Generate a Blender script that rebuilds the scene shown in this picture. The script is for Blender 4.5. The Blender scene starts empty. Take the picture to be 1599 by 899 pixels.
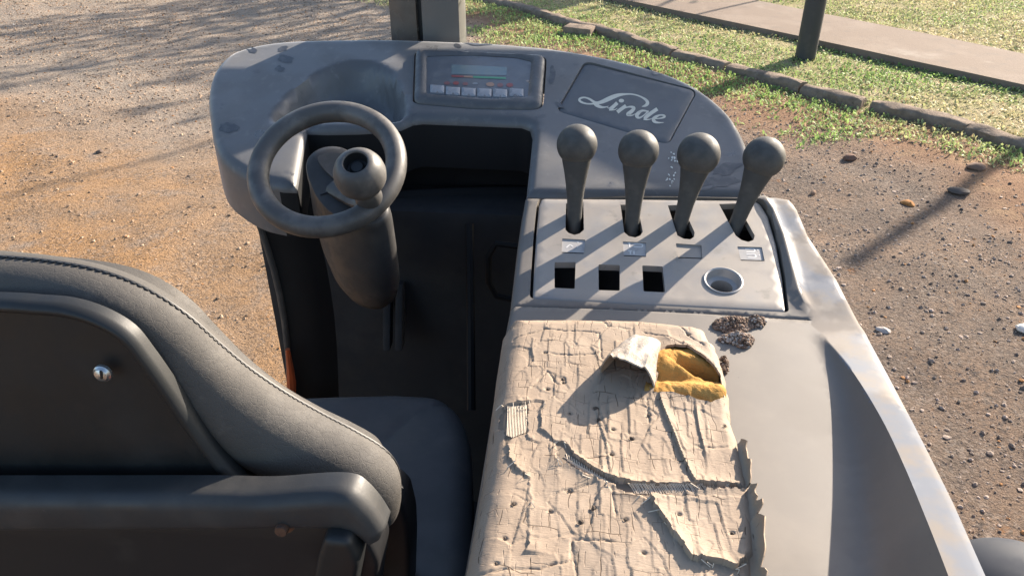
import bpy, bmesh, math, random
import numpy as np
from mathutils import Vector, Matrix
from mathutils.geometry import delaunay_2d_cdt
random.seed(7); RNG = np.random.default_rng(7)
R = math.radians
SC = bpy.context.scene
COL = SC.collection

# ------------------------------------------------------------------ camera
F, PITCH, YAW, CZ = 1220.0, 31.0, 5.0, 1.75          # focal length in pixels of a 1599 px wide picture
cam_d = bpy.data.cameras.new('camera'); cam = bpy.data.objects.new('camera', cam_d); COL.objects.link(cam)
cam_d.sensor_width = 36; cam_d.lens = F / 1599 * 36; cam_d.clip_start = .02; cam_d.clip_end = 2000
cam.location = (0, 0, CZ); cam.rotation_euler = (R(90 - PITCH), 0, R(YAW)); SC.camera = cam
cam_d.dof.use_dof = False

# ------------------------------------------------------------------ light
SUN_AZ, SUN_EL = 43.0, 24.5                            # azimuth clockwise from +Y
S = Vector((math.sin(R(SUN_AZ)) * math.cos(R(SUN_EL)), math.cos(R(SUN_AZ)) * math.cos(R(SUN_EL)), math.sin(R(SUN_EL))))
sd = bpy.data.lights.new('sun', 'SUN'); sd.energy = 5.0; sd.angle = R(.5); sd.color = (1, .87, .72)
so = bpy.data.objects.new('sun', sd); COL.objects.link(so); so.rotation_euler = S.to_track_quat('Z', 'Y').to_euler(); so.location = (6, 6, 9)
W = bpy.data.worlds.new('World'); SC.world = W; W.use_nodes = True
nt = W.node_tree; bg = nt.nodes['Background']; sk = nt.nodes.new('ShaderNodeTexSky'); sk.sky_type = 'NISHITA'; sk.sun_disc = False
sk.sun_elevation = R(SUN_EL); sk.sun_rotation = R(SUN_AZ); sk.dust_density = 1.6; sk.ozone_density = 1.5
nt.links.new(sk.outputs[0], bg.inputs[0]); bg.inputs[1].default_value = .10
SC.view_settings.view_transform = 'Standard'; SC.view_settings.look = 'None'; SC.view_settings.exposure = 1.68; SC.view_settings.gamma = 1

# ------------------------------------------------------------------ picture ray -> place on a real plane
_t, _y = R(PITCH), R(YAW)
_fw = np.array([-math.sin(_y), math.cos(_y), 0.]); CR = np.array([math.cos(_y), math.sin(_y), 0.])
CD = _fw * math.cos(_t) + np.array([0, 0, -math.sin(_t)]); CU = np.cross(CR, CD); CO = np.array([0, 0, CZ])
def ray(x, y): return CD + CR * (x - 799.5) / F - CU * (y - 449.5) / F
def on(x, y, p0, n):
    v = ray(x, y); n = np.array(n, float); return CO + v * (np.dot(np.array(p0, float) - CO, n) / np.dot(v, n))
def onz(x, y, z): return on(x, y, (0, 0, z), (0, 0, 1))
def ony(x, y, yy): return on(x, y, (0, yy, 0), (0, 1, 0))
def depth(p): return float(np.dot(np.array(p) - CO, CD))

# the console in profile: deck, lever panel, dashboard, one behind the other
Z0 = 1.29; TD, TP, TB = math.tan(R(3)), math.tan(R(12)), math.tan(R(17))
YS = onz(1000, 482, Z0)[1]
def deck(x, y, h=0): return on(x, y, (0, YS, Z0 + h), (0, -TD, 1))
def pan(x, y, h=0): return on(x, y, (0, YS, Z0 + h), (0, -TP, 1))
YP = pan(1000, 305)[1]; ZP = Z0 + (YP - YS) * TP
def dsh(x, y, h=0): return on(x, y, (0, YP, ZP + h), (0, -TB, 1))
def prof(y):
    y = np.asarray(y, float)
    return np.where(y < YS, Z0 + (y - YS) * TD, np.where(y < YP, Z0 + (y - YS) * TP, ZP + (y - YP) * TB))
def cons(x, y):
    p = pan(x, y)
    if p[1] < YS: return deck(x, y)
    if p[1] > YP: return dsh(x, y)
    return p

# ------------------------------------------------------------------ numpy helpers
def hsh(ix, iy, s=0):
    n = (ix.astype(np.int64) * 374761393 + iy.astype(np.int64) * 668265263 + s * 974634533) & 0x7fffffff
    n = ((n ^ (n >> 13)) * 1274126177) & 0x7fffffff
    return ((n ^ (n >> 16)) & 0xffff) / 65535.0
def vnoise(x, y, s=0):
    x = np.asarray(x, float); y = np.asarray(y, float)
    ix, iy = np.floor(x), np.floor(y); fx, fy = x - ix, y - iy; fx = fx * fx * (3 - 2 * fx); fy = fy * fy * (3 - 2 * fy)
    a, b, c, d = hsh(ix, iy, s), hsh(ix + 1, iy, s), hsh(ix, iy + 1, s), hsh(ix + 1, iy + 1, s)
    return (a * (1 - fx) + b * fx) * (1 - fy) + (c * (1 - fx) + d * fx) * fy - .5
def fbm(x, y, s=0, o=4):
    r = 0; a = 1.
    for k in range(o): r = r + a * vnoise(np.asarray(x) * 2 ** k, np.asarray(y) * 2 ** k, s + k); a *= .5
    return r
def sst(a, b, x):
    t = np.clip((np.asarray(x, float) - a) / (b - a), 0, 1); return t * t * (3 - 2 * t)
def inpoly(x, y, poly):
    x = np.asarray(x); y = np.asarray(y); c = np.zeros(x.shape, bool); n = len(poly)
    for i in range(n):
        x1, y1 = poly[i][:2]; x2, y2 = poly[(i + 1) % n][:2]
        if y1 == y2: continue
        c ^= ((y1 > y) != (y2 > y)) & (x < (x2 - x1) * (y - y1) / (y2 - y1) + x1)
    return c
def pdist(x, y, poly, closed=True):
    x = np.asarray(x, float); y = np.asarray(y, float); best = np.full(x.shape, 1e9); n = len(poly)
    for i in range(n if closed else n - 1):
        x1, y1 = poly[i][:2]; x2, y2 = poly[(i + 1) % n][:2]; dx, dy = x2 - x1, y2 - y1; L = dx * dx + dy * dy
        if L < 1e-14: continue
        t = np.clip(((x - x1) * dx + (y - y1) * dy) / L, 0, 1)
        best = np.minimum(best, np.hypot(x - x1 - t * dx, y - y1 - t * dy))
    return best
def spl(pts, n=6, closed=False):
    P = [np.array(p, float) for p in pts]; out = []; m = len(P)
    rng = range(m) if closed else range(m - 1)
    for i in rng:
        if closed: a, b, c, d = P[i - 1], P[i], P[(i + 1) % m], P[(i + 2) % m]
        else: a, b, c, d = P[max(i - 1, 0)], P[i], P[i + 1], P[min(i + 2, m - 1)]
        for k in range(n):
            t = k / n
            out.append(.5 * ((2 * b) + (c - a) * t + (2 * a - 5 * b + 4 * c - d) * t * t + (3 * b - a - 3 * c + d) * t ** 3))
    if not closed: out.append(P[-1])
    return [tuple(p) for p in out]
def rcorner(poly, r, n=5):
    """round the corners of a polygon with radius r (a number or one per corner)"""
    P = [np.array(p, float) for p in poly]; out = []; m = len(P)
    for i in range(m):
        rr = r[i] if isinstance(r, (list, tuple)) else r
        a, b, c = P[i - 1], P[i], P[(i + 1) % m]
        u = a - b; w = c - b; lu, lw = np.linalg.norm(u), np.linalg.norm(w); k = min(rr, lu * .48, lw * .48)
        if k <= 0: out.append(tuple(b)); continue
        p, q = b + u / lu * k, b + w / lw * k
        for j in range(n + 1):
            t = j / n; out.append(tuple((1 - t) ** 2 * p + 2 * t * (1 - t) * b + t * t * q))
    return out
def resamp(poly, step, closed=True):
    out = []; n = len(poly)
    for i in range(n if closed else n - 1):
        a = np.array(poly[i], float); b = np.array(poly[(i + 1) % n], float); L = np.linalg.norm(b - a); k = max(1, int(round(L / step)))
        for j in range(k): out.append(tuple(a + (b - a) * j / k))
    if not closed: out.append(tuple(poly[-1]))
    return out
def area(poly): return .5 * sum(poly[i][0] * poly[(i + 1) % len(poly)][1] - poly[(i + 1) % len(poly)][0] * poly[i][1] for i in range(len(poly)))
def offset(poly, d):
    """grow (d > 0) or shrink a polygon"""
    s = 1 if area(poly) > 0 else -1; n = len(poly); out = []
    for i in range(n):
        a, b, c = (np.array(poly[k % n], float) for k in (i - 1, i, i + 1))
        e1 = b - a; e2 = c - b; e1 /= np.linalg.norm(e1) + 1e-12; e2 /= np.linalg.norm(e2) + 1e-12
        nn = np.array([e1[1] + e2[1], -e1[0] - e2[0]]) * s; L = np.linalg.norm(nn); nn = nn / (L + 1e-12)
        k = 1 / max(.5, np.dot(nn, np.array([e1[1], -e1[0]]) * s)); out.append(tuple(b + nn * d * k))
    return out

# ------------------------------------------------------------------ materials
def MAT(name, base, layers=(), rough=.5, rlay=(), bumps=(), metal=0, spec=.5, coat=0, attr=None, sheen=0):
    m = bpy.data.materials.new(name); m.use_nodes = True; t = m.node_tree; N = t.nodes; L = t.links; B = N['Principled BSDF']
    tc = N.new('ShaderNodeTexCoord'); cnt = [0]
    def noise(sc, det=5, kind='noise', stretch=None):
        cnt[0] += 1
        mp = N.new('ShaderNodeMapping'); L.new(tc.outputs['Object'], mp.inputs[0]); k = cnt[0] if kind not in ('edge', 'crease', 'brick') else sc * 7; mp.inputs['Location'].default_value = (k * 3.7, k * 1.3, k * .7)
        if stretch: mp.inputs['Scale'].default_value = stretch
        if kind == 'noise':
            n = N.new('ShaderNodeTexNoise'); n.inputs['Scale'].default_value = sc; n.inputs['Detail'].default_value = det; n.inputs['Roughness'].default_value = .6; o = n.outputs['Fac']
        elif kind == 'brick':
            wn_ = N.new('ShaderNodeTexNoise'); wn_.inputs['Scale'].default_value = 16; wn_.inputs['Detail'].default_value = 3; L.new(mp.outputs[0], wn_.inputs['Vector'])
            va = N.new('ShaderNodeVectorMath'); va.operation = 'MULTIPLY_ADD'; L.new(wn_.outputs['Color'], va.inputs[0]); va.inputs[1].default_value = (.020, .030, .0); L.new(mp.outputs[0], va.inputs[2])
            n = N.new('ShaderNodeTexBrick'); n.inputs['Scale'].default_value = 1; n.inputs['Brick Width'].default_value = sc; n.inputs['Row Height'].default_value = sc * 2.3; n.inputs['Mortar Size'].default_value = .00042; n.inputs['Mortar Smooth'].default_value = .5; n.offset = .37; n.squash = .7; n.squash_frequency = 3
            L.new(va.outputs[0], n.inputs['Vector']); mk = N.new('ShaderNodeTexNoise'); mk.inputs['Scale'].default_value = .55 / sc; mk.inputs['Detail'].default_value = 2; L.new(mp.outputs[0], mk.inputs['Vector'])
            mr = ramp(mk.outputs['Fac'], .50, .58); mu_ = N.new('ShaderNodeMath'); mu_.operation = 'MULTIPLY'; L.new(n.outputs['Fac'], mu_.inputs[0]); L.new(mr, mu_.inputs[1]); return mu_.outputs[0]
        elif kind == 'wave':
            n = N.new('ShaderNodeTexWave'); n.inputs['Scale'].default_value = sc; n.inputs['Distortion'].default_value = 1.5; n.inputs['Detail Scale'].default_value = 3; o = n.outputs['Fac']
        else:
            n = N.new('ShaderNodeTexVoronoi'); n.inputs['Scale'].default_value = sc
            if kind in ('crack', 'crease', 'edge'): n.feature = 'DISTANCE_TO_EDGE'
            elif kind == 'smooth': n.feature = 'SMOOTH_F1'
            o = n.outputs['Distance']
        L.new(mp.outputs[0], n.inputs['Vector']); return o
    def ramp(o, lo, hi):
        r = N.new('ShaderNodeMapRange'); r.clamp = True; r.interpolation_type = 'SMOOTHSTEP'
        r.inputs[1].default_value = lo; r.inputs[2].default_value = hi; L.new(o, r.inputs[0]); return r.outputs[0]
    rgb = N.new('ShaderNodeRGB'); rgb.outputs[0].default_value = (*base, 1); c = rgb.outputs[0]
    if attr:
        a = N.new('ShaderNodeAttribute'); a.attribute_name = attr
        x = N.new('ShaderNodeMix'); x.data_type = 'RGBA'; x.blend_type = 'MULTIPLY'; x.inputs[0].default_value = 1; L.new(c, x.inputs[6]); L.new(a.outputs['Color'], x.inputs[7]); c = x.outputs[2]
    for l in layers:
        col, sc, lo, hi = l[:4]; amt = l[4] if len(l) > 4 else 1; kind = l[5] if len(l) > 5 else 'noise'; st = l[6] if len(l) > 6 else None
        f = ramp(noise(sc, 6, kind, st), lo, hi)
        if amt != 1:
            mu = N.new('ShaderNodeMath'); mu.operation = 'MULTIPLY'; L.new(f, mu.inputs[0]); mu.inputs[1].default_value = amt; f = mu.outputs[0]
        x = N.new('ShaderNodeMix'); x.data_type = 'RGBA'; L.new(f, x.inputs[0]); L.new(c, x.inputs[6]); x.inputs[7].default_value = (*col, 1); c = x.outputs[2]
    L.new(c, B.inputs['Base Color'])
    if rlay:
        v = N.new('ShaderNodeValue'); v.outputs[0].default_value = rough; r = v.outputs[0]
        for l in rlay:
            val, sc, lo, hi = l[:4]
            f = ramp(noise(sc, 6, 'noise', l[4] if len(l) > 4 else None), lo, hi); x = N.new('ShaderNodeMix'); x.data_type = 'FLOAT'
            L.new(f, x.inputs[0]); L.new(r, x.inputs[2]); x.inputs[3].default_value = val; r = x.outputs[0]
        L.new(r, B.inputs['Roughness'])
    else: B.inputs['Roughness'].default_value = rough
    prev = None
    for b in bumps:
        kind, sc, stren, dist = b[:4]
        o = noise(sc, 6, kind, b[4] if len(b) > 4 else None); bn = N.new('ShaderNodeBump'); bn.inputs['Strength'].default_value = stren; bn.inputs['Distance'].default_value = dist
        if kind == 'crack': o = ramp(o, 0, .25)
        if kind == 'crease': o = ramp(o, 0, .07)
        L.new(o, bn.inputs['Height'])
        if prev: L.new(prev, bn.inputs['Normal'])
        prev = bn.outputs[0]
    if prev: L.new(prev, B.inputs['Normal'])
    if sheen: B.inputs['Sheen Weight'].default_value = sheen; B.inputs['Sheen Roughness'].default_value = .4
    B.inputs['Metallic'].default_value = metal; B.inputs['Specular IOR Level'].default_value = spec
    if coat: B.inputs['Coat Weight'].default_value = coat; B.inputs['Coat Roughness'].default_value = .12
    return m

M = {}
M['dash'] = MAT('dash_plastic', (.062, .062, .063), [((.115, .106, .097), 9, .46, .80, .45), ((.16, .15, .14), 60, .55, .75, .4), ((.03, .033, .04), 22, .64, .70, .7)],
    .42, [(.6, 14, .4, .65), (.25, 22, .64, .70)], [('noise', 900, .12, .0006)], spec=.8, sheen=.35)
M['dash_dark'] = MAT('dark_plastic', (.02, .021, .023), [((.05, .048, .045), 8, .5, .75, .5)], .6, [(.75, 20, .4, .6)], [('noise', 700, .1, .0006)], spec=.3)
M['foot_shade'] = MAT('shaded_footwell_plastic', (.0052, .0056, .0066), [((.012, .016, .016), 5, .5, .8, .6)], .7, (), [('noise', 500, .15, .0008)], spec=.25)  # dark plastic with the footwell's shade put into the colour
M['console'] = MAT('console_plastic', (.135, .121, .106), [((.17, .15, .128), 10, .45, .7, .7), ((.14, .132, .122), 40, .58, .75, .35), ((.05, .045, .04), 130, .73, .76, .7)],
    .5, [(.62, 12, .4, .65)], [('noise', 900, .1, .0005)], spec=.45)
M['fender'] = MAT('painted_fender', (.185, .165, .146), [((.125, .15, .19), 9, .47, .60, .75), ((.25, .235, .22), 30, .55, .75, .3), ((.06, .05, .045), 90, .73, .76, .6)],
    .8, [(.5, 9, .49, .58)], [('noise', 400, .05, .0003)], spec=.18)
M['panel'] = MAT('lever_panel_metal', (.265, .238, .208), [((.21, .208, .208), 14, .48, .66, .7), ((.15, .138, .122), 30, .60, .70, .6), ((.27, .235, .195), 7, .5, .7, .5), ((.12, .115, .11), 160, .68, .74, .5)],
    .42, [(.6, 25, .4, .65)], [('noise', 300, .08, .0005)], metal=.15, spec=.5)
M['lever'] = MAT('lever_rubber', (.048, .047, .044), [((.10, .094, .083), 30, .48, .72, .6), ((.035, .034, .031), 90, .6, .75, .5)], .55, [(.72, 60, .4, .6)], [('noise', 500, .15, .0006)], spec=.4)
M['wheel'] = MAT('steering_rubber', (.058, .055, .052), [((.13, .12, .11), 30, .46, .68, .6), ((.045, .045, .048), 16, .62, .7, .5)], .45, [(.6, 40, .42, .62)], [('noise', 600, .12, .0005)], spec=.5)
M['column'] = MAT('column_plastic', (.036, .035, .035), [((.07, .066, .06), 20, .46, .72, .5)], .5, [(.65, 40, .42, .62)], [('noise', 700, .15, .0005)], spec=.45)
M['leather'] = MAT('black_leather', (.055, .050, .044), [((.088, .079, .068), 14, .45, .7, .7), ((.11, .10, .085), 70, .56, .75, .4)], .72, [(.8, 30, .4, .6)],
    [('crease', 175, .3, .0006), ('crease', 280, .25, .0004), ('noise', 90, .30, .0014), ('noise', 420, .25, .0005)], spec=.5)
M['cushion'] = MAT('cushion_vinyl', (.05, .052, .056), [((.085, .082, .078), 9, .48, .72, .7)], .6, [(.72, 30, .4, .6)], [('noise', 600, .2, .0005)], spec=.45)
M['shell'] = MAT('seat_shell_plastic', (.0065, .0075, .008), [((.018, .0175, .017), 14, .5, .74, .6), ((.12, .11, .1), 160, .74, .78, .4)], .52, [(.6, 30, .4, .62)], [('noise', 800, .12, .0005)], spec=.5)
M['bar'] = MAT('seat_bar_plastic', (.022, .023, .024), [((.055, .05, .045), 14, .46, .74, .7), ((.11, .10, .09), 70, .66, .76, .5)], .5, [(.65, 30, .4, .62)], [('noise', 500, .15, .0005)])
M['frame'] = MAT('black_frame', (.012, .012, .013), [((.03, .028, .026), 20, .55, .75, .6)], .5, (), (), spec=.4)
M['vinyl'] = MAT('worn_vinyl', (.275, .208, .150), [((.32, .247, .182), 22, .45, .62, .6), ((.215, .163, .118), 45, .56, .74, .5), ((.25, .21, .172), 7, .50, .70, .5), ((.09, .06, .04), .0155, .1, .7, .9, 'brick'), ((.13, .09, .062), .0088, .1, .7, .4, 'brick'), ((.12, .08, .05), 95, .755, .78, .9)],
    .72, (), [('noise', 420, .35, .0010, (.35, 3.2, 1)), ('noise', 90, .3, .0014), ('brick', .0155, .7, -.0014), ('brick', .0088, .5, -.0009)], spec=.25)
M['vinyl_in'] = MAT('vinyl_backing', (.42, .29, .2), [((.27, .18, .12), 40, .5, .7, .7)], .75, (), [('noise', 300, .3, .0008)], spec=.2)
M['vinyl_curl'] = MAT('vinyl_curl', (.30, .262, .222), [((.31, .235, .165), 26, .45, .66, .8), ((.20, .18, .155), 50, .54, .72, .6)], .55, (), [('noise', 45, .8, .006), ('noise', 160, .5, .0018)], spec=.4)
M['thread'] = MAT('backing_thread', (.60, .51, .40), [((.42, .35, .26), 60, .5, .7, .6)], .8)
M['hole_dark'] = MAT('hole_darkening', (.055, .038, .026), (), .9)
M['scrim'] = MAT('backing_scrim', (.17, .13, .095), [((.11, .085, .06), 60, .5, .7, .7)], .85)
M['foam'] = MAT('yellow_foam', (.38, .205, .058), [((.47, .27, .09), 30, .5, .68, .7), ((.25, .12, .03), 55, .56, .72, .6)], .9, (), [('noise', 260, .7, .002), ('noise', 700, .5, .001)], spec=.1)
M['bezel'] = MAT('bezel_plastic', (.07, .07, .072), [((.13, .12, .11), 40, .5, .7, .5)], .38, [(.55, 60, .4, .6)], [('noise', 900, .1, .0004)])
M['screen'] = MAT('screen_glass', (.10, .105, .115), [((.14, .14, .14), 40, .48, .7, .5)], .28, [(.45, 60, .45, .6)], spec=.6)
M['lcd'] = MAT('lcd_window', (.13, .17, .18), [((.17, .19, .17), 50, .4, .7, .6)], .25, spec=.6)
M['btn'] = MAT('button_plastic', (.25, .25, .26), [((.18, .18, .19), 120, .5, .7, .6)], .45)
M['mark'] = MAT('button_mark', (.12, .12, .13), (), .5)
for k, c in dict(red=(.24, .06, .055), orange=(.32, .18, .12), green=(.07, .25, .14), dullred=(.20, .085, .08), greymark=(.2, .21, .22)).items(): M[k] = MAT('print_' + k, c, [((.16, .15, .15), 400, .5, .7, .5)], .4)
M['logo_plate'] = MAT('logo_plate_plastic', (.07, .074, .08), [((.11, .108, .104), 18, .46, .7, .5)], .42, [(.55, 20, .4, .62)], [('noise', 900, .1, .0005)])
M['letter'] = MAT('lettering_print', (.52, .49, .40), [((.40, .37, .30), 90, .5, .7, .5)], .5)
M['tile'] = MAT('icon_tile', (.33, .32, .31), [((.22, .22, .23), 120, .5, .7, .6)], .4, (), [('noise', 500, .2, .0004)])
M['tilemark'] = MAT('icon_print', (.58, .57, .55), (), .5)
M['socket'] = MAT('socket_metal', (.33, .32, .31), [((.22, .21, .2), 60, .5, .7, .6)], .45, metal=.3)
M['chrome'] = MAT('screw_metal', (.5, .5, .49), [((.3, .28, .26), 300, .5, .7, .6)], .3, metal=.9)
M['rust'] = MAT('rusty_screw', (.10, .05, .03), [((.04, .03, .025), 300, .5, .7, .8)], .6, metal=.3)
M['pillar'] = MAT('pillar_paint_reflect', (.07, .060, .050), [((.13, .115, .1), 8, .46, .7, .6)], .26, [(.42, 18, .45, .65)], [('noise', 40, .05, .001)], spec=.6)  # base browned to hold the warm light reflected on the left face
M['pillar_trim'] = MAT('pillar_trim', (.095, .095, .092), [((.14, .13, .115), 10, .46, .7, .6)], .3, [(.45, 18, .45, .65)], spec=.6)
M['orange_paint'] = MAT('orange_paint', (.40, .075, .02), [((.2, .05, .02), 30, .5, .7, .6)], .45)
M['hood'] = MAT('blue_grey_cover', (.022, .028, .042), [((.035, .04, .05), 12, .45, .7, .6)], .7, [(.8, 20, .4, .6)], spec=.2)
M['soil'] = None

# ------------------------------------------------------------------ objects
ORG = {}
def link(name, me, mats, parent=None, sharp=35, smooth=True, keep=False):
    if not isinstance(mats, (list, tuple)): mats = [mats]
    for m in mats: me.materials.append(m)
    if smooth and len(me.polygons):
        me.polygons.foreach_set('use_smooth', [True] * len(me.polygons)); me.set_sharp_from_angle(angle=R(sharp))
    o = bpy.data.objects.new(name, me); COL.objects.link(o)
    if keep: c = Vector((0, 0, 0))
    else:
        n = len(me.vertices); co = np.empty(n * 3); me.vertices.foreach_get('co', co); co = co.reshape(-1, 3)
        c = (co.min(0) + co.max(0)) / 2
        if parent is None: c[2] = co[:, 2].min()
        co -= c; me.vertices.foreach_set('co', co.ravel()); me.update(); c = Vector(c)
    ORG[o.name] = c
    if parent: o.parent = parent; o.location = c - ORG[parent.name]
    else: o.location = c
    return o
def empty(name, loc, label, cat, group=None):
    o = bpy.data.objects.new(name, None); COL.objects.link(o); o.location = loc; ORG[o.name] = Vector(loc); o.empty_display_size = .1
    return tag(o, label, cat, group)
def tag(o, label, cat, group=None):
    o['label'] = label; o['category'] = cat
    if group: o['group'] = group
    return o
def mesh(name, V, Fs):
    me = bpy.data.meshes.new(name); me.from_pydata([tuple(map(float, v)) for v in V], [], Fs); me.update(); return me

XY = (np.zeros(3), np.array([1., 0, 0]), np.array([0, 1., 0]), np.array([0, 0, 1.]))
def plate(outline, holes=(), sp=.006, zf=None, fr=XY, skirt=(0, 0, -.01), hskirt=None, rings=(), extra=(), bottom=False, lines=()):
    """a sheet cut to an outline (with holes), its height zf(x, y, d), d the distance to the outline, and edges turned down by skirt"""
    loops = [list(outline)] + [list(h) for h in holes]; V = []; E = []
    for l in loops:
        b = len(V); V += [(p[0], p[1]) for p in l]; E += [(b + i, b + (i + 1) % len(l)) for i in range(len(l))]
    for d in rings:
        q = offset(outline, -d); q = [p for p, ok in zip(q, (inpoly(np.array([p[0] for p in q]), np.array([p[1] for p in q]), outline) & (pdist([p[0] for p in q], [p[1] for p in q], outline) > d * .8))) if ok]
        V += [(p[0], p[1]) for p in q]
    for l in lines:
        b = len(V); V += [(p[0], p[1]) for p in l]; E += [(b + i, b + i + 1) for i in range(len(l) - 1)]
    A = np.array(outline); x0, y0 = A.min(0)[:2]; x1, y1 = A.max(0)[:2]
    gx, gy = np.meshgrid(np.arange(x0 + sp * .37, x1, sp), np.arange(y0 + sp * .41, y1, sp)); gx[1::2] += sp * .5; gx = gx.ravel(); gy = gy.ravel()
    k = inpoly(gx, gy, outline) & (pdist(gx, gy, outline) > max(sp * .45, (rings[-1] + sp * .3) if rings else 0))
    for h in holes: k &= ~inpoly(gx, gy, h) & (pdist(gx, gy, h) > sp * .4)
    for l in lines: k &= pdist(gx, gy, l, False) > sp * .4
    V += list(zip(gx[k].tolist(), gy[k].tolist())); V += [(p[0], p[1]) for p in extra]
    vo, eo, fo, *_ = delaunay_2d_cdt([Vector(v) for v in V], E, [], 0, 1e-7)
    P = np.array([(v[0], v[1]) for v in vo]); T = np.array([f for f in fo if len(f) == 3]); c = P[T].mean(1)
    keep = inpoly(c[:, 0], c[:, 1], outline)
    for h in holes: keep &= ~inpoly(c[:, 0], c[:, 1], h)
    T = T[keep]
    d = pdist(P[:, 0], P[:, 1], outline); h = zf(P[:, 0], P[:, 1], d) if zf else np.zeros(len(P))
    o, ex, ey, ez = fr; X = o + P[:, :1] * ex + P[:, 1:2] * ey + np.asarray(h)[:, None] * ez
    a = P[T]; sgn = (a[:, 1, 0] - a[:, 0, 0]) * (a[:, 2, 1] - a[:, 0, 1]) - (a[:, 2, 0] - a[:, 0, 0]) * (a[:, 1, 1] - a[:, 0, 1])
    T = np.where((sgn > 0)[:, None], T, T[:, ::-1]); Vs = [tuple(v) for v in X]; Fs = [tuple(map(int, t)) for t in T]
    edges = {}
    for t in Fs:
        for i in range(3):
            e = (t[i], t[(i + 1) % 3]); r = (e[1], e[0])
            if r in edges: del edges[r]
            else: edges[e] = 1
    if skirt is not None:
        nb = {}; sk = np.array(skirt, float); hk = np.array(hskirt, float) if hskirt is not None else sk
        hol = np.zeros(len(P), bool)
        for hh in holes: hol |= pdist(P[:, 0], P[:, 1], hh) < 1e-5
        def low(i):
            if i not in nb: nb[i] = len(Vs); Vs.append(tuple(np.array(Vs[i]) + (hk if hol[i] else sk)))
            return nb[i]
        for a_, b_ in edges: Fs.append((b_, a_, low(a_), low(b_)))
        if bottom:
            bb = len(Vs); Vs += [tuple(np.array(v) + sk) for v in X]; Fs += [tuple(bb + i for i in t[::-1]) for t in Fs[:len(T)]]
    used = sorted({i for f in Fs for i in f}); mp = {v: i for i, v in enumerate(used)}
    return mesh('sheet', [Vs[i] for i in used], [tuple(mp[i] for i in f) for f in Fs])
def tube(path, rad, seg=12, cap=True, squash=None, closed=False):
    P = [np.array(p, float) for p in path]; n = len(P); rad = rad if hasattr(rad, '__len__') else [rad] * n; V = []; Fs = []; up = None
    for i in range(n):
        if closed: t = P[(i + 1) % n] - P[i - 1]
        else: t = P[min(i + 1, n - 1)] - P[max(i - 1, 0)]
        t /= np.linalg.norm(t) + 1e-12
        if up is None: up = np.array([0, 0, 1.]) if abs(t[2]) < .9 else np.array([1., 0, 0])
        a = np.cross(t, up); a /= np.linalg.norm(a); b = np.cross(a, t); up = b
        for k in range(seg):
            w = 2 * math.pi * k / seg; s = squash if squash else (1, 1)
            V.append(P[i] + rad[i] * (a * math.cos(w) * s[0] + b * math.sin(w) * s[1]))
    for i in range(n if closed else n - 1):
        for k in range(seg): j = (i + 1) % n; Fs.append((i * seg + k, i * seg + (k + 1) % seg, j * seg + (k + 1) % seg, j * seg + k))
    if cap and not closed:
        Fs.append(tuple(range(seg))[::-1]); Fs.append(tuple((n - 1) * seg + k for k in range(seg)))
    return mesh('tube', V, Fs)
def lathe(prof_, o, axis, seg=32, ref=(1, 0, 0)):
    """turn (radius, height) pairs about an axis"""
    z = np.array(axis, float); z /= np.linalg.norm(z); x = np.array(ref, float); x -= z * x.dot(z); x /= np.linalg.norm(x); y = np.cross(z, x); V = []; Fs = []; o = np.array(o, float); n = len(prof_)
    for r, h in prof_:
        for k in range(seg): w = 2 * math.pi * k / seg; V.append(o + z * h + (x * math.cos(w) + y * math.sin(w)) * max(r, 1e-5))
    for i in range(n - 1):
        for k in range(seg): Fs.append((i * seg + k, i * seg + (k + 1) % seg, (i + 1) * seg + (k + 1) % seg, (i + 1) * seg + k))
    return mesh('turned', V, Fs)
def boxm(c, ex, ey, ez, bev=.002):
    """a bevelled block: centre and three half-extent vectors"""
    bm = bmesh.new(); bmesh.ops.create_cube(bm, size=2); c, ex, ey, ez = (np.array(v, float) for v in (c, ex, ey, ez))
    for v in bm.verts: v.co = Vector(c + ex * v.co.x + ey * v.co.y + ez * v.co.z)
    if bev: bmesh.ops.bevel(bm, geom=bm.edges[:], offset=bev, segments=2, affect='EDGES', profile=.6)
    bmesh.ops.recalc_face_normals(bm, faces=bm.faces); me = bpy.data.meshes.new('block'); bm.to_mesh(me); bm.free(); return me
def join(*ms):
    bm = bmesh.new()
    for m in ms: bm.from_mesh(m)
    me = bpy.data.meshes.new('joined'); bm.to_mesh(me); bm.free(); return me
def ribbon(pts, w, fn, lift=0):
    """a flat stroke of varying width through 2-D points; fn maps a 2-D point and a lift to a place"""
    q = spl([(*p, ww) for p, ww in zip(pts, w)], 6); V = []; Fs = []; n = len(q)
    for i in range(n):
        a = np.array(q[max(i - 1, 0)][:2]); b = np.array(q[min(i + 1, n - 1)][:2]); t = b - a; t = t / (np.linalg.norm(t) + 1e-9); nn = np.array([-t[1], t[0]]); p = np.array(q[i][:2]); hw = max(q[i][2], .5) / 2
        V += [fn(*(p + nn * hw), lift), fn(*(p - nn * hw), lift)]
    for i in range(n - 1): Fs.append((2 * i, 2 * i + 1, 2 * i + 3, 2 * i + 2))
    return mesh('stroke', V, Fs)
def flat(poly, fn, lift=0): return mesh('flat', [fn(*p, lift) for p in poly], [tuple(range(len(poly)))])
def px(poly, fn, *a): return [tuple(fn(p[0], p[1], *a)[:2]) for p in poly]

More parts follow.
